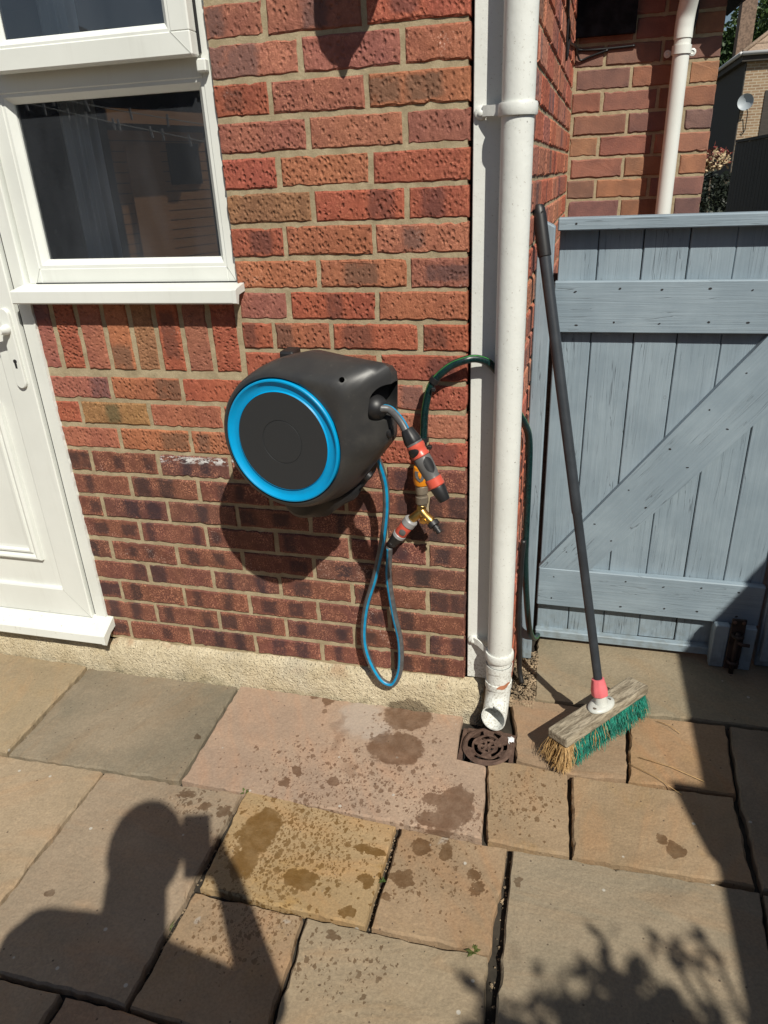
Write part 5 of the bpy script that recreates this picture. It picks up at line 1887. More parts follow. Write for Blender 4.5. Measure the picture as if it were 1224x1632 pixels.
# socket plate
bm = bmesh.new()
ol = [(0.046 * math.cos(i * math.pi / 16), 0.029 * math.sin(i * math.pi / 16)) for i in range(32)]
p0 = [bm.verts.new((x, y_, 0.0)) for x, y_ in ol]
p1 = [bm.verts.new((x * 0.98, y_ * 0.98, 0.006)) for x, y_ in ol]
p2 = [bm.verts.new((x * 0.45, y_ * 0.7, 0.009)) for x, y_ in ol]
for a_, b_ in ((p0, p1), (p1, p2)):
    for i in range(32):
        bm.faces.new((a_[i], a_[(i + 1) % 32], b_[(i + 1) % 32], b_[i]))
bm.faces.new(p2)
plo = bm_obj('socket_plate', bm, M_OFFW, br, True, loc=(HC.x + 0.003, HC.y + 0.002, TOPZ + 0.0012), rot=(R(-3), 0, hz_ang))
for sx in (-1, 1):
    lathe('plate_screw', [(0, 0.006), (0.0012, 0.0055), (0.0014, 0.002)], (sx * 0.031, -0.003, 0.0066), (0, 0, 1), M_SCREW, plo, 14)
ST0 = Vector((HC.x + 0.003, HC.y + 0.002, TOPZ + 0.004))
ST1 = Vector((0.141, 0.20, 1.404))
sax = (ST1 - ST0).normalized()
lathe('socket', [(0, 0.0200), (0.012, 0.0180), (0.030, 0.0165), (0.036, 0.0165)], ST0, sax, M_OFFW, br, 28)
lathe('ferrule', [(0.030, 0.0150), (0.031, 0.0215), (0.045, 0.0225), (0.066, 0.0190), (0.080, 0.0165), (0.081, 0.0130)], ST0, sax, M_PINK, br, 28, flats=(14, 0.05))
SLEN = (ST1 - ST0).length
hnd = lathe('handle', [(0.078, 0.0122), (0.56, 0.0122), (0.562, 0.0128), (0.566, 0.0140), (0.585, 0.0140), (SLEN - 0.13, 0.0142), (SLEN - 0.115, 0.0142)], ST0, sax, M_HANDLE, br, 28)
lathe('grip', [(SLEN - 0.118, 0.0146), (SLEN - 0.116, 0.0165), (SLEN - 0.02, 0.0165), (SLEN - 0.006, 0.0150), (SLEN + 0.002, 0.0110), (SLEN + 0.004, 0.0060)], ST0, sax, M_BLACK2, br, 28)
# flattened eye at the top of the grip
gz = Vector((0.6, -0.8, 0)).normalized()
lathe('hanging_hole', [(0.0, 0.0062), (0.0012, 0.0058), (0.0013, 0.001)], ST0 + sax * (SLEN - 0.016) + gz * 0.0150, gz, M_DARK, br, 16)

# ------------------------------------------------------------------ small things on the paving
def weed(x, y, s, seed, label, straw=False):
    rs_ = random.Random(seed)
    V, F = [], []
    for _ in range(9 if not straw else 6):
        a_ = rs_.uniform(0, 6.28)
        L = s * rs_.uniform(0.6, 1.2)
        el = rs_.uniform(0.3, 1.2)
        d_ = Vector((math.cos(a_) * math.cos(el), math.sin(a_) * math.cos(el), math.sin(el)))
        sd_ = Vector((-math.sin(a_), math.cos(a_), 0)) * L * (0.22 if not straw else 0.05)
        b_ = len(V)
        V += [Vector((0, 0, 0)), d_ * L * 0.5 + sd_, d_ * L + Vector((0, 0, -0.2 * L)), d_ * L * 0.5 - sd_, d_ * L * 0.5 + Vector((0, 0, 0.05 * L))]
        F += [(b_, b_ + 1, b_ + 4), (b_, b_ + 4, b_ + 3), (b_ + 1, b_ + 2, b_ + 4), (b_ + 4, b_ + 2, b_ + 3)]
    o_ = mesh_obj('weed', V, F, M_WEED, None, loc=(x, y, -0.004))
    return tag(o_, label, 'weed', 'weeds in the paving joints')


weed(0.129, -0.740, 0.019, 1, 'small green weed in the joint at the corner of the dampened brown slab')
weed(-0.528, -0.440, 0.016, 2, 'tiny green weed at the top left corner of the wet ochre slab')
weed(-0.100, -0.620, 0.011, 3, 'very small round leaved weed in the joint right of the ochre slab')
weed(-0.530, -0.840, 0.030, 4, 'spiky grass seedling in the joint beside the photographer shadow', True)
# crumpled scrap at the drain
bm = bmesh.new()
rs_ = random.Random(4)
gv_ = [[bm.verts.new((0.020 * (i / 3 - 0.5) + rs_.uniform(-.003, .003), 0.026 * (j / 4 - 0.5) + rs_.uniform(-.003, .003), rs_.uniform(0.0, 0.010))) for j in range(5)] for i in range(4)]
for i in range(3):
    for j in range(4):
        bm.faces.new((gv_[i][j], gv_[i + 1][j], gv_[i + 1][j + 1], gv_[i][j + 1]))
scrap = bm_obj('litter_scrap', bm, M_PAPER, loc=(0.150, -0.110, 0.006), rot=(0.1, 0.2, 0.5))
tag(scrap, 'crumpled scrap of white litter lying at the edge of the drain grid', 'litter')
dry = mesh_obj('dead_leaf', [(-0.016, 0, 0.0), (0, 0.006, 0.004), (0.017, 0.001, 0.001), (0.0, -0.006, 0.002), (0, 0, 0.006)], [(0, 3, 4), (3, 2, 4), (2, 1, 4), (1, 0, 4)], M_STRAW, None, loc=(0.092, -0.078, 0.006), rot=(0, 0, 0.5))
tag(dry, 'curled tan dead leaf under the mouth of the drainpipe', 'leaf')
stw = thing('straw', 'loose pale straw stalks fallen on the slabs right of the broom', 'straw')
for a_, b_ in (((0.50, -0.10, 0.004), (0.66, -0.155, 0.003)), ((0.47, -0.13, 0.004), (0.60, -0.215, 0.003)), ((0.56, 0.06, 0.004), (0.62, 0.02, 0.004))):
    tube('stalk', [a_, tuple((Vector(a_) + Vector(b_)) / 2 + Vector((0.004, 0.006, 0.002))), b_], 0.0009, M_STRAW, stw, 5)
# crumbs of mortar and grit beside the side wall
rs_ = random.Random(8)
V, F = [], []


def pebble(x, y, z, s):
    b_ = len(V)
    for dx, dy, dz in ((1, 0, 0), (0, 1, 0), (-1, 0, 0), (0, -1, 0), (0, 0, 1), (0, 0, -1)):
        k_ = s * rs_.uniform(0.6, 1.3)
        V.append((x + dx * k_, y + dy * k_, z + dz * k_ * 0.8))
    for f in ((0, 1, 4), (1, 2, 4), (2, 3, 4), (3, 0, 4), (1, 0, 5), (2, 1, 5), (3, 2, 5), (0, 3, 5)):
        F.append(tuple(b_ + i for i in f))


for _ in range(1500):
    pebble(rs_.uniform(0.132, 0.205), rs_.uniform(0.05, 0.34), rs_.uniform(-0.012, 0.002), rs_.uniform(0.0015, 0.0045) * rs_.choice([0.6, 1, 1, 1.6]))
for _ in range(300):
    # grit lying in the open joints
    k_ = rs_.choice(['h', 'v', 'v2', 'v3'])
    if k_ == 'v':
        x_, y_ = 0.178 + rs_.uniform(-.006, .006), rs_.uniform(-1.0, -0.47)
    elif k_ == 'v2':
        x_, y_ = -0.532 + rs_.uniform(-.006, .006), rs_.uniform(-1.0, -0.6)
    elif k_ == 'v3':
        x_, y_ = -0.105 + rs_.uniform(-.006, .01), rs_.uniform(-0.73, -0.47)
    else:
        x_, y_ = rs_.uniform(-0.5, 0.16), -0.739 + rs_.uniform(-.003, .003)
    pebble(x_, y_, rs_.uniform(-0.028, -0.018), rs_.uniform(0.0012, 0.0038) * rs_.choice([0.7, 1, 1.3]))
for _ in range(90):
    pebble(rs_.uniform(-1.2, 0.7), rs_.uniform(-0.95, 0.3), 0.001, rs_.uniform(0.0008, 0.0022))
grit = mesh_obj('grit', V, F, M_GRIT)
grit['kind'] = 'stuff'
grit['label'] = 'sandy rubble and grit along the side wall and in the paving joints'
grit['category'] = 'grit'

# ------------------------------------------------------------------ boundary fence on the right (outside the frame here, seen dark beyond the gate)
fence = thing('fence', 'tall dark vertical board fence beyond the gate at the right edge', 'fence')
FX = 1.605
rf = random.Random(31)
yy = -3.6
i = 0
while yy < 6.3:
    w_ = 0.135
    zt = 1.635 + rf.uniform(-.004, .004)
    plank('fence_board', zt - 0.03, w_ - 0.006, 0.018, (FX, yy + w_ / 2, (zt + 0.03) / 2), fence, 0.0, 0.0, M_DARKWOOD)
    o_ = COL.objects[-1] if False else fence.children[-1]
    o_.rotation_euler = (0, R(-90), R(90))
    yy += w_
plank('fence_rail', 9.9, 0.07, 0.035, (FX + 0.028, 1.35, 0.45), fence, 0, 0, M_DARKWOOD).rotation_euler = (0, 0, R(90))
plank('fence_rail', 9.9, 0.07, 0.035, (FX + 0.028, 1.35, 1.35), fence, 0, 0, M_DARKWOOD).rotation_euler = (0, 0, R(90))
plank('capping', 9.9, 0.022, 0.05, (FX, 1.35, 1.648), fence, 0, 0, M_DARKWOOD).rotation_euler = (0, 0, R(90))
# post with a sloping top rising above the capping
bm = bmesh.new()
pp = [(-1.52, 0.0), (-1.52, 1.768), (-1.585, 1.72), (-1.655, 1.655), (-1.655, 0.0)]
a0 = [bm.verts.new((FX - 0.045, y_, z_)) for y_, z_ in pp]
a1 = [bm.verts.new((FX + 0.045, y_, z_)) for y_, z_ in pp]
bm.faces.new(a0)
bm.faces.new(a1[::-1])
for i in range(5):
    bm.faces.new((a0[i], a0[(i + 1) % 5], a1[(i + 1) % 5], a1[i]))
bm_obj('fence_post', bm, M_DARKWOOD, fence)
for y_ in (0.4, 2.3, 4.2):
    box('fence_post', FX + 0.05, FX + 0.13, y_ - 0.04, y_ + 0.04, 0, 1.63, M_DARKWOOD, fence)


# ------------------------------------------------------------------ plants
def leaf_cloud(name, blobs, count, size, mat, parent, seed, stuff=True):
    rs__ = random.Random(seed)
    V, F = [], []
    for _ in range(count):
        c_, r_ = rs__.choice(blobs)
        d_ = Vector((rs__.gauss(0, 1), rs__.gauss(0, 1), rs__.gauss(0, 1))).normalized()
        p_ = Vector(c_) + Vector((d_.x * r_[0], d_.y * r_[1], d_.z * r_[2])) * rs__.uniform(0.55, 1.05)
        u_ = Vector((rs__.gauss(0, 1), rs__.gauss(0, 1), rs__.gauss(0, 0.6))).normalized()
        w_ = u_.cross(Vector((rs__.gauss(0, 1), rs__.gauss(0, 1), rs__.gauss(0, 1)))).normalized()
        s_ = size * rs__.uniform(0.6, 1.3)
        b_ = len(V)
        V += [p_, p_ + u_ * s_ * 0.5 + w_ * s_ * 0.28, p_ + u_ * s_, p_ + u_ * s_ * 0.5 - w_ * s_ * 0.28]
        F.append((b_, b_ + 1, b_ + 2, b_ + 3))
    o_ = mesh_obj(name, V, F, mat, parent)
    if stuff:
        o_['kind'] = 'stuff'
    return o_


# branch that overhangs the fence and throws leaf shadows on the slabs
st = thing('overhanging_tree', 'leafy garden tree behind the fence whose branches overhang the patio', 'tree')
tube('trunk', spline([(2.35, -3.4, -0.05), (2.3, -3.3, 0.9), (2.2, -3.15, 1.7), (2.1, -3.0, 2.3)], 5), [0.06] * 8 + [0.045] * 8, M_BARK, st, 10)


def lift(gx, gy, h):
    return (gx + SUN.x / SUN.z * h, gy + SUN.y / SUN.z * h, h)


clusters = []
rs2 = random.Random(77)
LS = [(0.341, -0.815, .06), (0.385, -0.80, .05), (0.439, -0.745, .045), (0.484, -0.766, .05), (0.53, -0.768, .06), (0.50, -0.80, .06), (0.55, -0.80, .055), (0.44, -0.83, .06), (0.61, -0.79, .06), (0.199, -0.865, .03), (0.24, -0.87, .04), (0.36, -0.88, .07), (0.48, -0.88, .08), (0.60, -0.87, .08), (0.30, -0.95, .08), (0.5, -0.97, .1), (0.65, -0.95, .09)]
lv_V, lv_F = [], []
tips = []
for gx, gy, r_ in LS:
    gy -= 0.03
    h = 1.85 + rs2.uniform(-0.12, 0.12)
    c_ = Vector(lift(gx, gy, h))
    tips.append(c_)
    for _ in range(int(14 + r_ * 420)):
        p_ = c_ + Vector((rs2.gauss(0, r_ * 0.5), rs2.gauss(0, r_ * 0.5), rs2.gauss(0, 0.05)))
        u_ = Vector((rs2.gauss(0, 1), rs2.gauss(0, 1), rs2.gauss(0, .5))).normalized()
        w_ = u_.cross(Vector((rs2.gauss(0, .4), rs2.gauss(0, .4), 1))).normalized()
        s_ = 0.066 * rs2.uniform(0.6, 1.2)
        b_ = len(lv_V)
        lv_V += [p_, p_ + u_ * s_ * .5 + w_ * s_ * .2, p_ + u_ * s_, p_ + u_ * s_ * .5 - w_ * s_ * .2]
        lv_F.append((b_, b_ + 1, b_ + 2, b_ + 3))
# three loose leaves out on their own twig
for gx, gy in ((0.519, -0.640), (0.608, -0.618), (0.565, -0.655)):
    c_ = Vector(lift(gx, gy, 1.85))
    tips.append(c_)
    for k_ in range(4):
        u_ = Vector((rs2.gauss(0, 1), rs2.gauss(0, 1), 0)).normalized()
        w_ = u_.cross(Vector((0.1, 0.1, 1))).normalized()
        b_ = len(lv_V)
        s_ = 0.055
        lv_V += [c_, c_ + u_ * s_ * .5 + w_ * s_ * .22, c_ + u_ * s_, c_ + u_ * s_ * .5 - w_ * s_ * .22]
        lv_F.append((b_, b_ + 1, b_ + 2, b_ + 3))
lv = mesh_obj('leaves', lv_V, lv_F, M_LEAF, st)
lv['kind'] = 'stuff'
for i, c_ in enumerate(tips):
    tube('branch', spline([(2.1, -3.0, 2.25), tuple((Vector((2.1, -3.0, 2.25)) + c_) / 2 + Vector((0, 0, 0.05))), tuple(c_)], 4), [0.011] * 4 + [0.006] * 4 + [0.003], M_BARK, st, 5)
leaf_cloud('crown', [((2.3, -3.3, 2.5), (0.5, 0.5, 0.45)), ((2.6, -3.5, 2.9), (0.5, 0.5, 0.4))], 1500, 0.07, M_LEAF, st, 6)

# far trees behind the neighbour's house
for i, (lab, c0, blobs, cnt) in enumerate([
        ('broad green tree rising behind the neighbouring chimney', (7.4, 38, 0), [((7.6, 38, 6.6), (1.8, 1.6, 1.6)), ((6.9, 38, 5.4), (1.5, 1.4, 1.3)), ((8.8, 38.5, 6.5), (1.6, 1.5, 1.8))], 5200),
        ('lower dark green tree left of the neighbouring chimney', (5.5, 36, 0), [((5.55, 36, 5.2), (0.75, 0.9, 0.75)), ((5.2, 36, 4.2), (0.9, 0.9, 0.9)), ((5.9, 36, 5.9), (0.5, 0.6, 0.5)), ((5.0, 36, 3.1), (0.9, 0.8, 0.8))], 4200)]):
    tr = thing('tree', lab, 'tree', c0, group='far trees')
    tube('trunk', [(0, 0, 0), (0.05, 0, 2.0), (0.1, 0, 4.5)], [0.2, 0.16, 0.08], M_BARK, tr, 8)
    lc = leaf_cloud('crown', [((b[0][0] - c0[0], b[0][1] - c0[1], b[0][2]), b[1]) for b in blobs], cnt, 0.28, M_DLEAF if i else M_LEAF, tr, 40 + i)

# shrub with cream and red leaves beyond the gate
sh = thing('shrub', 'low shrub with cream and red leaves beside the brown brick wall end', 'shrub', (1.8, 9, 0))
tube('stem', [(0, 0, 0), (0.02, 0, 0.7), (0.0, 0.02, 1.3)], [0.03, 0.02, 0.01], M_BARK, sh, 8)
leaf_cloud('foliage', [((0.02, 0, 1.50), (0.17, 0.2, 0.12)), ((-0.1, 0, 1.44), (0.12, 0.15, 0.09))], 420, 0.055, M_RLEAF, sh, 51)
leaf_cloud('red_leaves', [((0.02, 0.02, 1.53), (0.19, 0.2, 0.13)), ((-0.12, 0, 1.45), (0.13, 0.15, 0.1))], 260, 0.06, M_RED, sh, 52)
leaf_cloud('lower_foliage', [((0.05, 0.1, 1.0), (0.3, 0.25, 0.36)), ((0, 0.1, 0.45), (0.35, 0.3, 0.4)), ((0.35, 0.1, 0.9), (0.3, 0.25, 0.45))], 2600, 0.06, M_SHADELEAF, sh, 53)
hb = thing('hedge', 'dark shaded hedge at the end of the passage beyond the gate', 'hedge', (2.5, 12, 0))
leaf_cloud('foliage', [((-0.2, 0, 0.6), (0.9, 0.4, 0.7)), ((0.9, 0, 0.7), (0.9, 0.4, 0.8)), ((-0.6, 0, 0.9), (0.6, 0.4, 0.5))], 6000, 0.11, M_SHADELEAF, hb, 54)
mesh_obj('stems', [(-1.0, 0, 0), (1.6, 0, 0), (1.6, 0.05, 1.2), (-1.0, 0.05, 1.2)], [(0, 1, 2, 3)], M_BARK, hb)

# ------------------------------------------------------------------ neighbour's house
nh = thing('house', 'tan brick neighbouring house with a white gutter and tall chimney, at the top right', 'house', (4.7, 25, 0))
bm = bmesh.new()
add_box(bm, 0, 7.0, 0, 5.5, 0, 4.15)
bm_obj('wall', bm, M_FBRICK, nh)
bm = bmesh.new()
e0, e1, d0, d1, ez = -0.18, 7.2, -0.18, 5.7, 4.34
rv = [bm.verts.new(p) for p in [(e0, d0, ez), (e1, d0, ez), (e1, d1, ez), (e0, d1, ez), (2.9, 2.76, ez + 2.2), (4.2, 2.76, ez + 2.2)]]
for f in [(0, 1, 5, 4), (1, 2, 5), (2, 3, 4, 5), (3, 0, 4), (3, 2, 1, 0)]:
    bm.faces.new([rv[i] for i in f])
bm_obj('roof', bm, M_TILE, nh)
for r_ in range(9):
    t0 = r_ / 9
    zz = ez + 2.2 * t0 + 0.012
    yv = d0 + (2.76 - d0) * t0
    xv = e0 + (2.9 - e0) * t0
    xe = e1 + (4.2 - e1) * t0
    box('tile_course', xv, xe, yv - 0.03, yv + 0.05, zz - 0.02, zz + 0.02, M_TILE, nh)
tube('hip_ridge', [(e0, d0, ez + 0.03), (2.9, 2.76, ez + 2.23)], 0.06, M_TILE, nh, 8)
tube('gutter', [(e0 - 0.02, d0 - 0.06, ez - 0.02), (e1, d0 - 0.06, ez - 0.02)], 0.055, M_FWHITE, nh, 8)
tube('gutter', [(e0 - 0.06, d0 - 0.02, ez - 0.02), (e0 - 0.06, d1, ez - 0.02)], 0.055, M_FWHITE, nh, 8)
box('soffit', e0, e1, d0, 0.0, ez - 0.22, ez - 0.07, M_DARKWOOD, nh)
box('side_soffit', e0, -0.002, 0.002, d1, ez - 0.22, ez - 0.07, M_DARKWOOD, nh)
ch = box('chimney', 0.10, 0.55, 3.0, 3.6, 3.0, 6.35, plain('chimney_brick', (0.19, 0.13, 0.095), 0.9, bump=0.3, bscale=30, vary=0.35), nh)
lathe('chimney_pot', [(0, 0.21), (0.10, 0.25), (0.2, 0.25), (0.5, 0.18)], (0, 0, 1.66), (0, 0, 1), M_DARKWOOD, ch, 16)
box('side_shade_sheet', -0.03, -0.002, 0.0, 5.5, 0, 4.1, M_DARKWOOD, nh)  # dark sheet over the side wall, its shade put into the colour
wf = box('window', 0.62, 1.5, -0.03, 0.05, 2.0, 3.35, M_DARKWOOD, nh)
dish = thing('satellite_dish', 'round grey satellite dish on the neighbouring house corner', 'satellite dish', (4.78, 24.8, 3.07))
lathe('bowl', [(0.10, 0.02), (0.085, 0.10), (0.05, 0.17), (0.0, 0.225), (-0.008, 0.225), (0.045, 0.16), (0.09, 0.02)], (0, 0, 0), (0.35, 0.93, -0.05), M_DISH, dish, 28)
tube('arm', [(0.06, -0.05, -0.2), (0.12, 0.08, -0.3), (0.13, 0.16, -0.75), (0.08, 0.17, -0.85), (0.03, 0.17, -0.8)], 0.014, M_NAIL, dish, 6)

# ------------------------------------------------------------------ garden behind the camera, seen only in the glass
shed = thing('garden_shed', 'orange timber shed with a door and small window, mirrored in the window pane', 'shed', (-5.64, -7.31, 0))
SMx = Matrix(((-0.31, -0.95, 0, 0), (0.95, -0.31, 0, 0), (0, 0, 1, 0), (0, 0, 0, 1)))


def shed_box(name, x0, x1, y0, y1, z0, z1, mat, parent=shed):
    c_ = Vector(((x0 + x1) / 2, (y0 + y1) / 2, (z0 + z1) / 2))
    bm_ = bmesh.new()
    add_box(bm_, x0 - c_.x, x1 - c_.x, y0 - c_.y, y1 - c_.y, z0 - c_.z, z1 - c_.z)
    o_ = bm_obj(name, bm_, mat, parent)
    o_.matrix_local = SMx @ Matrix.Translation(c_)
    return o_


for i in range(17):
    z_ = 0.05 + i * 0.125
    shed_box('cladding_board', -1.66, 0.0, 0.0, 0.02, z_, z_ + 0.112, M_SHED)
shed_box('carcass', -1.65, -0.01, 0.021, 1.0, 0.04, 2.2, M_DARKWOOD)  # the unlit look of the shed side is put into this dark colour
shed_box('door', -0.78, -0.2, -0.03, -0.002, 0.08, 2.0, M_SHED)
shed_box('window', -1.5, -0.92, -0.03, -0.002, 1.5, 2.02, M_DARK)
shed_box('roof', -1.85, 0.2, -0.25, 1.75, 2.3, 2.36, M_DARKWOOD)
shed_box('fascia', -1.85, 0.2, -0.28, -0.251, 2.22, 2.38, M_SHED)
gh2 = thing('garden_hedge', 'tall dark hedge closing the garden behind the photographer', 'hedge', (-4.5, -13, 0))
leaf_cloud('foliage', [((x_, 0, 2.0), (0.9, 0.5, 2.1)) for x_ in range(-7, 11)], 26000, 0.24, M_SHADELEAF, gh2, 71)
box('stems', -8, 11, 0.1, 0.25, 0, 3.4, M_DARKWOOD, gh2)
wl = thing('washing_line', 'pair of thin washing lines strung across the garden', 'washing line')
A0, A1 = Vector((-4.3, -2.765, 2.28)), Vector((-0.9, -2.765, 1.60))
B0, B1 = Vector((-4.3, -2.80, 2.25)), Vector((-0.9, -2.80, 1.47))
for a_, b_ in ((A0, A1), (B0, B1)):
    tube('line', [a_, a_.lerp(b_, 0.5) + Vector((0, 0, -0.015)), b_], 0.0032, M_OFFW, wl, 6)
for i in range(16):
    ln_ = (A0, A1) if i % 3 == 0 else (B0, B1)
    t_ = 0.28 + 0.027 * i + rs2.uniform(-.012, .012)
    q_ = ln_[0].lerp(ln_[1], t_)
    pg = box('clothes_peg', q_.x - 0.006, q_.x + 0.006, q_.y - 0.005, q_.y + 0.005, q_.z - 0.055, q_.z + 0.012, M_LGREY)
    pg.rotation_euler = (0, rs2.uniform(-.3, .3), 0)
    tag(pg, 'pale clothes peg hanging on the washing line', 'peg', 'pegs on the washing line')

# wall lantern just above the frame; its shadow falls on the bricks
ln = thing('wall_lantern', 'black pointed wall lantern fixed high on the front wall above the reel', 'lantern', (-0.17, 0, 1.9))
lx, ly = -0.155, -0.165
lathe('lantern_body', [(0.0, 0.001), (0.012, 0.006), (0.034, 0.013), (0.050, 0.020), (0.075, 0.038), (0.11, 0.055), (0.15, 0.065), (0.20, 0.068), (0.27, 0.070), (0.29, 0.080), (0.36, 0.02), (0.39, 0.006)], (0.018, ly, -0.008), (0.13, 0.02, 1), M_BLKBOARD, ln, 24)
tube('arm', [(0.015, ly, 0.33), (0.015, ly, 0.40), (0.01, -0.08, 0.42), (0.0, -0.004, 0.36)], 0.009, M_BLKBOARD, ln, 8)

# ------------------------------------------------------------------ the photographer (behind the camera; throws the shadow)
CP = Vector((0.24253556, -1.7138901, 0))
FW = Vector((-0.26, 0.966, 0)).normalized()
RT = Vector((0.966, 0.26, 0)).normalized()


def pp_(a_, b_, z_):
    return CP + FW * a_ + RT * b_ + Vector((0, 0, z_))


pv_, pf_ = [], []


def capsule(p, q, r1, r2, seg=12):
    p, q = Vector(p), Vector(q)
    path = [p - (q - p).normalized() * r1 * 0.9, p - (q - p).normalized() * r1 * 0.5, p, p.lerp(q, .5), q, q + (q - p).normalized() * r2 * 0.5, q + (q - p).normalized() * r2 * 0.9]
    V_, F_, _ = tube_geo(path, [r1 * 0.4, r1 * 0.86, r1, (r1 + r2) / 2, r2, r2 * 0.86, r2 * 0.4], seg)
    b_ = len(pv_)
    pv_.extend(V_)
    pf_.extend(tuple(b_ + i for i in f) for f in F_)


def ball_(c_, rx, ry, rz):
    b_ = len(pv_)
    n1, n2 = 16, 10
    for i in range(n2 + 1):
        th = math.pi * i / n2
        for k in range(n1):
            ph = 2 * math.pi * k / n1
            l_ = (max(0.02, math.sin(th)) * math.cos(ph) * rx, max(0.02, math.sin(th)) * math.sin(ph) * ry, math.cos(th) * rz)
            pv_.append(Vector(c_) + RT * l_[0] + FW * l_[1] + Vector((0, 0, l_[2])))
    for i in range(n2):
        for k in range(n1):
            k2 = (k + 1) % n1
            pf_.append((b_ + i * n1 + k, b_ + (i + 1) * n1 + k, b_ + (i + 1) * n1 + k2, b_ + i * n1 + k2))
    pf_.append(tuple(b_ + k for k in range(n1)))
    pf_.append(tuple(b_ + n2 * n1 + k for k in reversed(range(n1))))


HEAD = (-0.150, -0.086)
ball_(pp_(HEAD[0], HEAD[1], 1.60), 0.089, 0.108, 0.122)
ball_(pp_(HEAD[0] + 0.03, HEAD[1] + 0.005, 1.535), 0.055, 0.066, 0.065)
capsule(pp_(HEAD[0] + 0.088, HEAD[1] + 0.004, 1.595), pp_(HEAD[0] + 0.108, HEAD[1] + 0.004, 1.575), 0.012, 0.014)     # nose
capsule(pp_(HEAD[0] + 0.085, HEAD[1], 1.535), pp_(HEAD[0] + 0.085, HEAD[1] + 0.012, 1.535), 0.010, 0.010)             # lips
for s_ in (-1, 1):
    capsule(pp_(HEAD[0] - 0.008, HEAD[1] + s_ * 0.076, 1.61), pp_(HEAD[0] - 0.004, HEAD[1] + s_ * 0.080, 1.575), 0.014, 0.011)   # ears
capsule(pp_(-0.185, -0.108, 1.54), pp_(-0.205, -0.125, 1.38), 0.072, 0.076)
# trunk
capsule(pp_(-0.205, -0.33, 1.395), pp_(-0.225, -0.12, 1.375), 0.066, 0.070)
capsule(pp_(-0.225, -0.14, 1.35), pp_(-0.245, 0.06, 1.275), 0.070, 0.062)
capsule(pp_(-0.235, -0.12, 1.24), pp_(-0.235, -0.10, 1.10), 0.120, 0.125)
capsule(pp_(-0.225, -0.23, 1.28), pp_(-0.235, -0.19, 1.05), 0.115, 0.110)
capsule(pp_(-0.235, 0.0, 1.19), pp_(-0.235, 0.01, 1.05), 0.100, 0.110)
capsule(pp_(-0.235, -0.16, 1.02), pp_(-0.235, -0.04, 1.02), 0.120, 0.120)
capsule(pp_(-0.24, -0.17, 0.93), pp_(-0.24, -0.03, 0.93), 0.125, 0.125)
# legs
for s_ in (-1, 1):
    bx_ = -0.10 + s_ * 0.095
    capsule(pp_(-0.24, bx_, 0.90), pp_(-0.22, bx_ + s_ * 0.02, 0.48), 0.092, 0.060)
    capsule(pp_(-0.22, bx_ + s_ * 0.02, 0.48), pp_(-0.26, bx_ + s_ * 0.03, 0.09), 0.060, 0.042)
    capsule(pp_(-0.28, bx_ + s_ * 0.03, 0.045), pp_(-0.10, bx_ + s_ * 0.05, 0.038), 0.042, 0.036)
# right arm up to the phone
capsule(pp_(-0.245, 0.08, 1.275), pp_(-0.135, 0.105, 1.150), 0.056, 0.046)
capsule(pp_(-0.135, 0.105, 1.150), pp_(-0.050, 0.055, 1.375), 0.045, 0.032)
capsule(pp_(-0.050, 0.055, 1.375), pp_(-0.034, 0.030, 1.425), 0.031, 0.033)
# left forearm folded across to the right elbow
capsule(pp_(-0.205, -0.36, 1.375), pp_(-0.175, -0.36, 1.10), 0.058, 0.046)
capsule(pp_(-0.175, -0.36, 1.10), pp_(-0.150, -0.06, 1.16), 0.044, 0.034)
capsule(pp_(-0.150, -0.06, 1.16), pp_(-0.145, 0.02, 1.15), 0.032, 0.030)
# fingers: right hand round the phone, left hand round the elbow
for k_ in range(4):
    z_ = 1.405 + 0.019 * k_
    capsule(pp_(-0.036, 0.040, z_), pp_(-0.020, 0.052, z_ + 0.006), 0.0095, 0.009, 8)
    capsule(pp_(-0.020, 0.052, z_ + 0.006), pp_(-0.0165, 0.034, z_ + 0.010), 0.009, 0.0075, 8)
    capsule(pp_(-0.140, 0.045, 1.16 + 0.018 * k_), pp_(-0.095, 0.075, 1.155 + 0.018 * k_), 0.0095, 0.0085, 8)
    capsule(pp_(-0.095, 0.075, 1.155 + 0.018 * k_), pp_(-0.085, 0.110, 1.15 + 0.018 * k_), 0.0085, 0.0075, 8)
capsule(pp_(-0.044, 0.016, 1.415), pp_(-0.036, -0.028, 1.435), 0.0115, 0.0095, 8)
capsule(pp_(-0.150, 0.01, 1.215), pp_(-0.165, 0.055, 1.225), 0.0115, 0.0095, 8)
person = thing('person', 'person standing and holding up a phone, seen only as a shadow on the slabs', 'person', tuple(pp_(-0.22, -0.1, 0)))
tmp = mesh_obj('body_source', pv_, pf_)
rm = tmp.modifiers.new('r', 'REMESH')
rm.mode = 'VOXEL'
rm.voxel_size = 0.007
sm_ = tmp.modifiers.new('s', 'SMOOTH')
sm_.iterations = 3
bpy.context.view_layer.update()
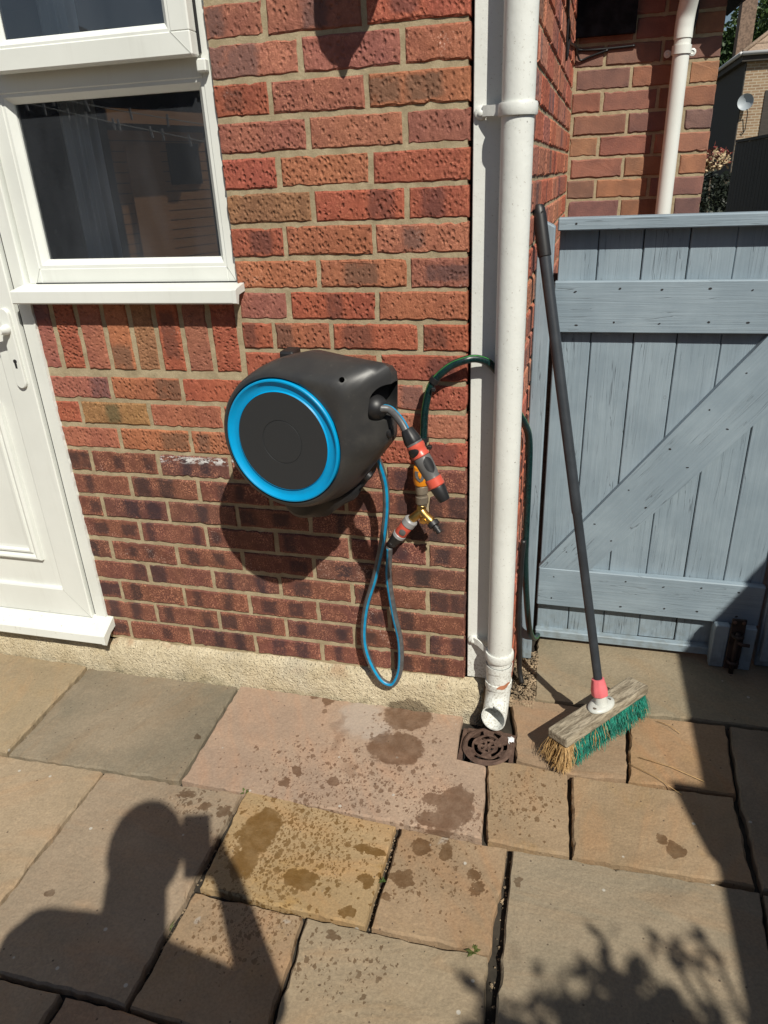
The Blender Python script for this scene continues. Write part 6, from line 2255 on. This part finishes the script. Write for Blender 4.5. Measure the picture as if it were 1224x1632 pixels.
dg = bpy.context.evaluated_depsgraph_get()
pm = bpy.data.meshes.new_from_object(tmp.evaluated_get(dg))
bpy.data.objects.remove(tmp, do_unlink=True)
pm.name = 'body'
pm.materials.clear()
for m_ in (M_SKIN, M_SHIRT, M_JEANS):
    pm.materials.append(m_)
hand = pp_(-0.045, 0.04, 1.42)
hand2 = pp_(-0.12, 0.05, 1.18)
for f in pm.polygons:
    c_ = f.center
    f.use_smooth = True
    if c_.z > 1.455 or (c_ - hand).length < 0.075 or (c_ - hand2).length < 0.06:
        f.material_index = 0
    elif c_.z > 0.98:
        f.material_index = 1
    else:
        f.material_index = 2
po_ = bpy.data.objects.new('body', pm)
po_.parent = person
po_.matrix_parent_inverse = Matrix.Translation(tuple(-pp_(-0.22, -0.1, 0)))
COL.objects.link(po_)
hv, hf = [], []
for i in range(7):
    th = R(8) + R(80) * i / 6
    for k in range(18):
        ph = 2 * math.pi * k / 18
        hv.append(pp_(HEAD[0], HEAD[1], 1.60) + RT * (0.094 * math.sin(th) * math.cos(ph)) + FW * (0.113 * math.sin(th) * math.sin(ph) - 0.012) + Vector((0, 0, 0.132 * math.cos(th) + 0.002)))
for i in range(6):
    for k in range(18):
        hf.append((i * 18 + k, (i + 1) * 18 + k, (i + 1) * 18 + (k + 1) % 18, i * 18 + (k + 1) % 18))
hf.append(tuple(range(18)))
hair = mesh_obj('hair', hv, hf, M_HAIR, person, True)
hair.matrix_parent_inverse = Matrix.Translation(tuple(-pp_(-0.22, -0.1, 0)))
# the phone in the hand
bm = bmesh.new()
add_box(bm, -0.036, 0.036, -0.0042, 0.0042, -0.078, 0.078, 0.003)
phm = Matrix.Translation(pp_(-0.014, -0.014, 1.447)) @ Matrix(((RT.x, FW.x, 0, 0), (RT.y, FW.y, 0, 0), (0, 0, 1, 0), (0, 0, 0, 1))) @ Matrix.Rotation(R(-25), 4, 'X')
ph_ = bm_obj('phone', bm, M_BLACK2)
ph_.matrix_world = phm
tag(ph_, 'dark phone held up in the photographer hand', 'phone')
